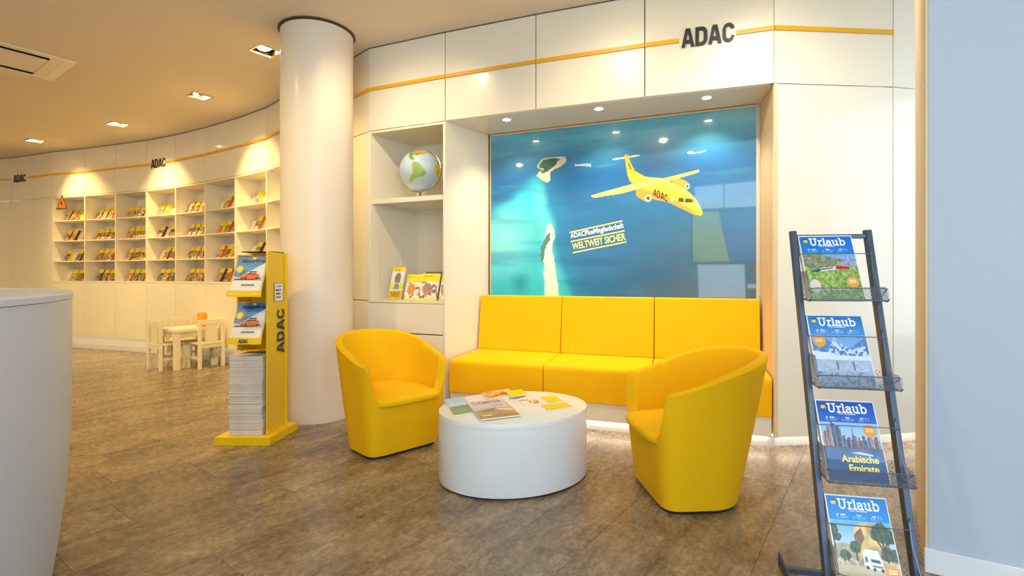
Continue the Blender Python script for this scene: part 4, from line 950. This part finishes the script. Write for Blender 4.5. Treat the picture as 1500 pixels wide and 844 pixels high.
# ================================================================== RECEPTION COUNTER
co = thing('reception_counter', 'tall round white reception counter curving in at the left edge', 'counter', (-3.69, .767, 0)); cc0 = (-3.69, .767, 0)
M['counter'] = mat('counter_lacquer', (206, 216, 232), rough=.4, coat=.15, coat_rough=.3, noise_amt=.01, nscale=2)
prof = [(2.222, .012), (2.237, .02), (2.262, .2), (2.284, .4), (2.296, .62), (2.30, .85), (2.30, 1.192), (1.60, 1.192), (1.60, .012)]
mb = MB(); mb.lathe(prof, cc0, 192); mb.f = mb.f[:-2]; mb.m = mb.m[:-2]; n = 192
for k in range(n): mb.f.append(((len(prof)-1)*n+k, (len(prof)-1)*n+(k+1) % n, (k+1) % n, k)); mb.m.append(0)
mb.build('body', M['counter'], co, smooth=30)
prof = [(2.303, 1.194), (2.303, 1.214), (2.298, 1.220), (1.58, 1.220), (1.58, 1.194)]
mb = MB(); mb.lathe(prof, cc0, 192); mb.f = mb.f[:-2]; mb.m = mb.m[:-2]
for k in range(n): mb.f.append(((len(prof)-1)*n+k, (len(prof)-1)*n+(k+1) % n, (k+1) % n, k)); mb.m.append(0)
mb.build('countertop', M['counter'], co, smooth=30)
# ================================================================== MAGAZINE RACK
Pb = V2(1.065, 1.683); Bv = V2(.2, .98).normalized(); Rv = V2(.98, -.2).normalized(); WR = .272
rk = thing('magazine_rack', 'slate grey leaning metal rack with four wire trays of travel magazines', 'magazine rack', (Pb.x, Pb.y, 0))
B3 = Vector((Bv.x, Bv.y, 0)); R3 = Vector((Rv.x, Rv.y, 0)); Z3 = Vector((0, 0, 1)); LEAN = .42/1.46
def RP(s, b, z): return Vector((Pb.x, Pb.y, 0))+R3*s+B3*(b+LEAN*z)+Z3*z          # s across, b towards the wall, z up (on the leaning plane)
def bar(P, Q, wv, dv, name, parent=rk, m='steel', bev=.002):
    h = [wv*.5+dv*.5, wv*.5-dv*.5, -wv*.5-dv*.5, -wv*.5+dv*.5]; return MB().loft([P+o for o in h], [Q+o for o in h]).build(name, M[m], parent, bevel=bev)
for s in (0, WR): bar(RP(s, 0, .0), RP(s, 0, 1.47), R3*.021, B3*.034, 'post')
bar(RP(.008, 0, 1.445), RP(WR-.008, 0, 1.445), B3*.02, Z3*.018, 'top_bar')
for s in (0, WR):
    bar(RP(s, -.06, .018), RP(s, .60, .018)-B3*LEAN*.0, R3*.008, Z3*.034, 'base_rail')
    P = RP(s, .60, .0); mb = MB(); mb.loft([P+v-R3*.004 for v in (Vector(), B3*-.10+Z3*.036, Z3*.062)], [P+v+R3*.004 for v in (Vector(), B3*-.10+Z3*.036, Z3*.062)]); mb.build('end_plate', M['steel'], rk)
bar(RP(0, .53, .022), RP(WR, .53, .022), B3*.022, Z3*.022, 'cross_bar')
TZ = [1.195, .883, .575, .262]
def tray_pt(zb, s, b, h): return RP(s, 0, zb)-B3*0+B3*b+Z3*h
for ti, zb in enumerate(TZ):
    bk_ = thing('wire_basket', None, None, RP(0, 0, zb)); bk_.parent = rk; bk_.location = RP(0, 0, zb)-rk.location
    s0, s1 = .014, WR+.004; f, g = -.085, .03; TP = lambda s, b, h: tray_pt(zb, s, b, h)
    rim = [TP(s0, .11, .25), TP(s0, g, .0), TP(s0, f+.012, -.004), TP(s0, f, .006), TP(s0, f-.006, .030), TP(s0, f+.01, .044)]
    rim2 = [TP(s1, .11, .25), TP(s1, g, .0), TP(s1, f+.012, -.004), TP(s1, f, .006), TP(s1, f-.006, .030), TP(s1, f+.01, .044)]
    mb = MB(); fr = [TP(s0+.0, f+.03, .036), TP(s0+.004, f+.008, .044), TP(s0+.02, f, .046), TP(s1-.02, f, .046), TP(s1-.004, f+.008, .044), TP(s1, f+.05, .020), TP(s1, g, .0)]
    mb.tube(fr, .0022, 6); mb.build('rim_wire', M['wire'], bk_, smooth=40)
    MB().tube([TP(s0, f+.004, .0), TP(s1, f+.004, .0)], .0026, 6).build('rim_wire', M['wire'], bk_, smooth=40)
    for R_ in (rim, rim2): MB().tube(R_[:4], .0022, 6).build('side_wire', M['wire'], bk_, smooth=40)
    for s in (WR-.012,): MB().tube([TP(s, .02, .21), TP(s+.006, .035, .19), TP(s+.003, .01, .12), TP(s+.006, -.03, .05), TP(s+.008, -.05, .0)], .0022, 6).build('side_wire', M['wire'], bk_, smooth=40)
    # woven mesh of the lip, the floor, the back and the left side
    mb = MB(); W_ = s1-s0
    def wires(fn_, L, Hh, pitch, both=True):
        def cl(a, b):                                # clip a diagonal to the panel
            return a, b
        kmax = int((L+Hh)/pitch)+1
        for k in range(-int(Hh/pitch)-1, kmax):
            for sg in ((1, -1) if both else (1,)):
                x0 = k*pitch; u0, u1 = max(x0, 0), min(x0+Hh*.9, L)
                if u1-u0 < .001: continue
                v0 = (u0-x0)/.9; v1 = (u1-x0)/.9
                if sg < 0: v0, v1 = Hh-v0, Hh-v1
                P, Q = fn_(u0, v0), fn_(u1, v1); d = (Q-P).normalized(); a = d.orthogonal().normalized()*.0006; b = d.cross(a).normalized()*.0006
                mb.loft([P+a, P+b, P-a, P-b], [Q+a, Q+b, Q-a, Q-b], caps=False)
    wires(lambda u, v: TP(s0+u, f+.001-.001*v/.045, .001+v), W_, .044, .0085)
    wires(lambda u, v: TP(s0+u, f+.004+v, .0), W_, g-f-.004, .015)
    wires(lambda u, v: TP(s0+u, g+.08*v/.25, v), W_, .05, .016)
    def side(sx):
        def q(u, v): return TP(sx, f+.004+u*(1-v/.30)+.11*v/.25*.9, v*1.0)
        return q
    wires(side(s0), g-f, .11, .012); wires(side(s1), g-f, .05, .012)
    tag(mb.build('wire_mesh', M['wire'], bk_), kind='stuff')
    MB().tube([TP(.0, -.004, .178), TP(WR-.028, -.004, .178), TP(WR-.008, -.004, .178)] if ti != 0 else [TP(.0, -.004, .178), TP(WR-.010, -.004, .178), TP(WR-.024, .03, .150)], .0017, 6).build('retaining_wire', M['wire'], bk_, smooth=40)
    if ti in (1, 2): MB().tube([TP(WR-.008, -.004, .178), TP(WR-.026, .02, .158)], .0017, 6).build('retaining_wire', M['wire'], bk_, smooth=40)
# slab-serif masthead drawn as strokes
def arcp(cx, cy, rx, ry, a0, a1, n=14): return [(cx+rx*math.cos(math.radians(a0+(a1-a0)*i/n)), cy+ry*math.sin(math.radians(a0+(a1-a0)*i/n))) for i in range(n+1)]
def masthead():
    S = []
    S += [[(.14, 1), (.14, .36)]+arcp(.40, .34, .26, .34, 180, 360)+[(.66, 1)], [(-.0, 1), (.28, 1)], [(.52, 1), (.80, 1)]]                   # U
    x = .98; S += [[(x, .70), (x+.14, .70), (x+.14, 0)], [(x, 0), (x+.30, 0)], [(x+.14, .45)]+arcp(x+.36, .46, .22, .24, 160, 70, 6)]         # r
    x = 1.52; S += [[(x, 1), (x+.13, 1), (x+.13, 0)], [(x, 0), (x+.27, 0)]]                                                                  # l
    x = 1.92; S += [arcp(x+.22, .50, .22, .20, 150, 0)+[(x+.44, 0), (x+.54, 0)], [(x+.44, .40)]+arcp(x+.24, .21, .22, .20, 90, 270)+[(x+.44, .14)]]   # a
    x = 2.60; S += [[(x, .70), (x+.12, .70), (x+.12, .24)]+arcp(x+.32, .22, .20, .21, 180, 320)+[(x+.52, .16)], [(x+.40, .70), (x+.52, .70), (x+.52, 0), (x+.63, 0)]]      # u
    x = 3.36; S += [[(x, 1), (x+.13, 1), (x+.13, 0)], arcp(x+.37, .35, .24, .35, 180, 540, 24)]                                             # b
    return S
MH = masthead()
def holiday(bg1, bg2, photo, badge, town=None, seed=0, msz=1.0):
    def f(U, V):
        n = vnoise(U, V, 6, 8, 60+seed, 4); n2 = vnoise(U, V, 26, 30, 70+seed, 3); c = np.zeros(U.shape+(3,)); c[:] = bg1; c = mixc(c, ss(.98, .70, V), bg2)
        photo(U, V, n, n2, c)
        # masthead
        w = .66; x0, y0, sc = .20, .845, .66/4.02; h = .105
        u = (U-x0)/sc; v = (V-y0)/h; asp = h*1.333/sc
        k = np.zeros(U.shape, bool); m_ = (u > -.2) & (u < 4.3) & (v > -.3) & (v < 1.3)
        for s_ in MH: k |= m_ & stroke(u, v, s_, .075, asp)
        c[k] = (246, 248, 250)
        k = (U > .085) & (U < .165) & (V > .885) & (V < .945); c[k] = (236, 196, 30); k = (U > .085) & (U < .165) & (V > .93) & (V < .945); c[k] = (50, 50, 50)
        nn = vnoise(U, V, 60, 4, 5, 1) > .38
        for a, b, v_, t_ in ((.36, .66, .822, .006), (.14, .30, .775, .007), (.44, .56, .775, .007), (.72, .86, .775, .007), (.13, .34, .753, .005), (.40, .62, .753, .005), (.68, .88, .753, .005), (.14, .32, .737, .005), (.41, .60, .737, .005), (.69, .86, .737, .005)):
            k = (abs(V-v_) < t_) & (U > a) & (U < b) & nn; c[k] = c[k]*(.2 if t_ > .0055 else .55)+np.array((240, 244, 250))*(.8 if t_ > .0055 else .45)
        bx, by, br = badge; k = np.hypot(U-bx, (V-by)*1.333) < br; c[k] = (232, 160, 76)
        for q in (.022, -.004): k = (abs(V-by-q) < .007) & (abs(U-bx) < br*.55); c[k] = (250, 226, 190)
        k = (U < .018) | (U > .985) | (V > .988); c[k] = (236, 238, 242)
        return c
    return f
def put(c, k, col): c[k] = col
def ph_train(U, V, n, n2, c):
    k = V < .71; c[k] = (120, 176, 226); k = (V < .66+.05*np.sin(U*5+.6)+.05*(n-.5)) & (V < .70); c[k] = np.array((124, 128, 104))*(.65+.8*n2[k])[:, None]
    k = inpoly(U, V, [(.7, .55), (.86, .66), (1, .56), (1, .4), (.7, .4)]); c[k] = np.array((150, 156, 180))*(.7+.6*n2[k])[:, None]
    k = V < .50+.04*(n-.5)-.05*np.sin(U*3); c[k] = np.array((138, 164, 84))*(.6+.85*n2[k])[:, None]
    k = inpoly(U, V, [(.10, .43), (.30, .47), (.58, .50), (.78, .50), (.84, .47), (.60, .45), (.34, .425), (.16, .405)]); c[k] = (214, 220, 214); k &= (U < .30); c[k] = (30, 110, 84)
    k = inpoly(U, V, [(.58, .455), (.60, .51), (.80, .50), (.86, .47), (.80, .46)]); c[k] = (186, 40, 50); k = inpoly(U, V, [(.18, .43), (.34, .465), (.55, .485), (.55, .47), (.34, .445), (.2, .42)]); c[k] = (20, 84, 74)
    k = np.hypot(U-.16, V-.2) < .10; c[k] = (214, 204, 204); k = (abs(V-.155) < .008) & (U > .3) & (U < .75) & (n2 > .4); c[k] = (240, 240, 230)
def ph_snow(U, V, n, n2, c):
    k = V < .71; c[k] = (120, 168, 220); k = (V < .60+.07*np.sin(U*7+.6)+.06*(n-.5)) & (V < .70); c[k] = np.array((88, 134, 190))*(.75+.5*n2[k])[:, None]
    k = inpoly(U, V+(n2-.5)*.05, [(.30, .50), (.42, .68), (.55, .58), (.7, .50), (.9, .58), (1, .5), (1, .4), (.2, .4)]) & (n2 > .50); c[k] = (196, 214, 236)
    k = V < .42+.05*(n-.5)+.05*np.sin(U*4+1.5)*(U < .5); c[k] = (206, 220, 238); k = V < .36; c[k] = np.array((166, 182, 204))*(.88+.25*n2[k])[:, None]
    for x in (.40, .68): k = (abs(U-x) < .014) & (V > .22) & (V < .34); c[k] = (90, 104, 124)
    k = (V < .2) & (n2 > .56); c[k] = (120, 140, 160)
def ph_city(U, V, n, n2, c):
    k = V < .715; c[k] = (150, 196, 232); c[:] = np.where((V < .715)[..., None], mixc(c, ss(.715, .4, V)*.6, (214, 214, 220)), c); rg = np.random.default_rng(11)
    x = .03
    while x < .98:
        w = rg.uniform(.02, .05); h = rg.uniform(.05, .13)+(.20*math.exp(-((x-.22)/.13)**2)+.03); k = (U > x) & (U < x+w) & (V > .40) & (V < .40+h); c[k] = np.array([(130, 112, 122), (96, 112, 142), (170, 140, 130), (80, 92, 124)][rg.integers(4)])*(.8+.4*n2[k])[:, None]; x += w*rg.uniform(.7, 1.3)
    k = inpoly(U, V, [(.52, .4), (.545, .69), (.57, .4)]); c[k] = (90, 104, 140)
    k = V < .405; c[k] = np.array((96, 126, 166))*(.8+.4*n[k])[:, None]; k = (abs(V-.40) < .006); c[k] = (130, 96, 96); k = V < .25; c[k] = np.array((60, 92, 136))*(.85+.3*n[k])[:, None]
    k = inpoly(U, V, [(.45, .34), (.8, .31), (.82, .33), (.6, .355)]); c[k] = (210, 220, 230)
def ph_desert(U, V, n, n2, c):
    k = V < .715; c[k] = (120, 184, 230); c[:] = np.where((V < .715)[..., None], mixc(c, ss(.7, .45, V)*.7, (200, 220, 236)), c)
    k = inpoly(U, V, [(0, .44), (.2, .46), (.4, .42), (1, .44), (1, .2), (0, .2)]); c[k] = np.array((176, 160, 130))*(.8+.4*n2[k])[:, None]
    k = inpoly(U+(n2-.5)*.03, V+(n2-.5)*.02, [(.38, .42), (.36, .60), (.45, .68), (.56, .69), (.62, .71), (.78, .69), (.86, .60), (.90, .44), (.96, .3), (.42, .3)]); c[k] = np.array((206, 172, 112))*(.62+.75*n[k])[:, None]
    k = inpoly(U, V+(n2-.5)*.02, [(.37, .56), (.50, .64), (.53, .52), (.45, .44), (.37, .48)]); c[k] = np.array((150, 104, 66))*(.7+.6*n2[k])[:, None]
    for cx, cy, r in ((.03, .60, .10), (.10, .52, .07), (.36, .42, .09), (.80, .60, .15), (.92, .56, .12), (.72, .56, .08), (.86, .36, .12), (.18, .32, .09), (.95, .36, .1)):
        k = (np.hypot(U-cx, (V-cy)*1.333) < r*(.6+.7*n2)); c[k] = np.array((66, 84, 62))*(.5+1.0*n2[k])[:, None]
    for x0, y0, x1, y1 in ((.36, .26, .36, .42), (.82, .30, .80, .56), (.82, .42, .92, .56), (.81, .40, .70, .54), (.04, .4, .03, .6)): k = stroke(U, V, [(x0, y0), (x1, y1)], .012, 1.333); c[k] = (74, 62, 48)
    k = V < .22; c[k] = (206, 188, 150); k = (V < .30) & (V >= .22) & (n2 > .5); c[k] = (216, 198, 160); c[:] = np.where((V < .26)[..., None], c*(.92+.16*n[..., None]), c)
    k = inpoly(U, V, [(.46, .24), (.46, .37), (.50, .41), (.70, .40), (.72, .34), (.74, .30), (.74, .21), (.66, .19), (.56, .20)]); c[k] = (232, 234, 236)
    k = inpoly(U, V, [(.56, .31), (.70, .30), (.72, .265), (.57, .275)]); c[k] = (70, 84, 94); k = inpoly(U, V, [(.57, .245), (.73, .235), (.73, .215), (.58, .225)]); c[k] = (110, 112, 112); k = inpoly(U, V, [(.48, .33), (.52, .33), (.52, .27), (.48, .27)]); c[k] = (90, 100, 110)
    for x, y in ((.50, .215), (.60, .2), (.72, .195)): k = np.hypot(U-x, (V-y)*1.333) < .025; c[k] = (40, 40, 42)
G4 = 'travel magazines in the wire rack'
specs = [('blue travel magazine with a red and green train, top tray of the wire rack', holiday((8, 106, 196), (28, 120, 200), ph_train, (.84, .26, .105), seed=1)),
         ('blue travel magazine with a snowy mountain landscape, second tray of the wire rack', holiday((40, 116, 190), (70, 140, 206), ph_snow, (.155, .62, .115), seed=2)),
         ('blue travel magazine with a city skyline and yellow title, third tray of the wire rack', holiday((24, 76, 176), (40, 100, 190), ph_city, (.84, .62, .11), seed=3)),
         ('blue travel magazine with a camper van and desert rocks, lowest visible tray of the rack', holiday((10, 124, 206), (20, 134, 214), ph_desert, (.87, .18, .115), seed=4))]
for (lb, fn), zb in zip(specs, TZ):
    up = (B3*.128+Z3*.249).normalized(); p = tray_pt(zb, .014, -.066, .004)
    o, nn = magazine('magazine', lb, p, R3, up, .193, .280, .022, fn, 200, 260, G4)
    q = lambda u, v: p+R3*.193*u+up*.28*v
    if zb == .575:
        for s_, v, a, b in (('Arabische', .225, .28, .88), ('Emirate', .115, .38, .86)): text('lettering', s_, q(a, v), R3*.193*(b-a), up*.28*.085, M['textyellow'], o, bold=.03, thick=.0004, lift=.001)
    if zb == .262: text('lettering', 'Kalifornien', q(.22, .05), R3*.193*.6, up*.28*.07, M['textyellow'], o, bold=.03, thick=.0004, lift=.001)
# ================================================================== lit advertising screen across the room (seen mirrored in the mural glass)
M['screen_green'] = mat('lit_poster_green', (196, 206, 40), rough=.4, emit=3.2); M['screen_blue'] = mat('lit_poster_blue', (70, 110, 190), rough=.4, emit=2.6)
c = Vector((-.56, -1.45, 2.08)); d3 = Vector((-.372, -.928, 0)); s3 = Vector((.928, -.372, 0)); ps = thing('advertising_screen', 'lit green and blue advertising screen hanging across the room', 'screen', c)
P = lambda x, y, d: c+s3*x+Vector((0, 0, y))+d3*d
MB().loft([P(x, y, .02) for x, y in ((-.62, -.56), (.62, -.56), (.62, .56), (-.62, .56))], [P(x, y, .07) for x, y in ((-.62, -.56), (.62, -.56), (.62, .56), (-.62, .56))]).build('frame', M['black'], ps)
MB().loft([P(x, y, .004) for x, y in ((.10, -.5), (-.58, -.5), (-.58, .5), (-.10, .5))], [P(x, y, .019) for x, y in ((.10, -.5), (-.58, -.5), (-.58, .5), (-.10, .5))]).build('panel', M['screen_green'], ps)
MB().loft([P(x, y, .004) for x, y in ((.58, -.5), (.12, -.5), (-.08, .5), (.58, .5))], [P(x, y, .019) for x, y in ((.58, -.5), (.12, -.5), (-.08, .5), (.58, .5))]).build('panel', M['screen_blue'], ps)
MB().tube([P(0, .56, .045), P(0, ZC-2.08-.001, .045)], .012, 8).build('hanger', M['chrome'], ps)
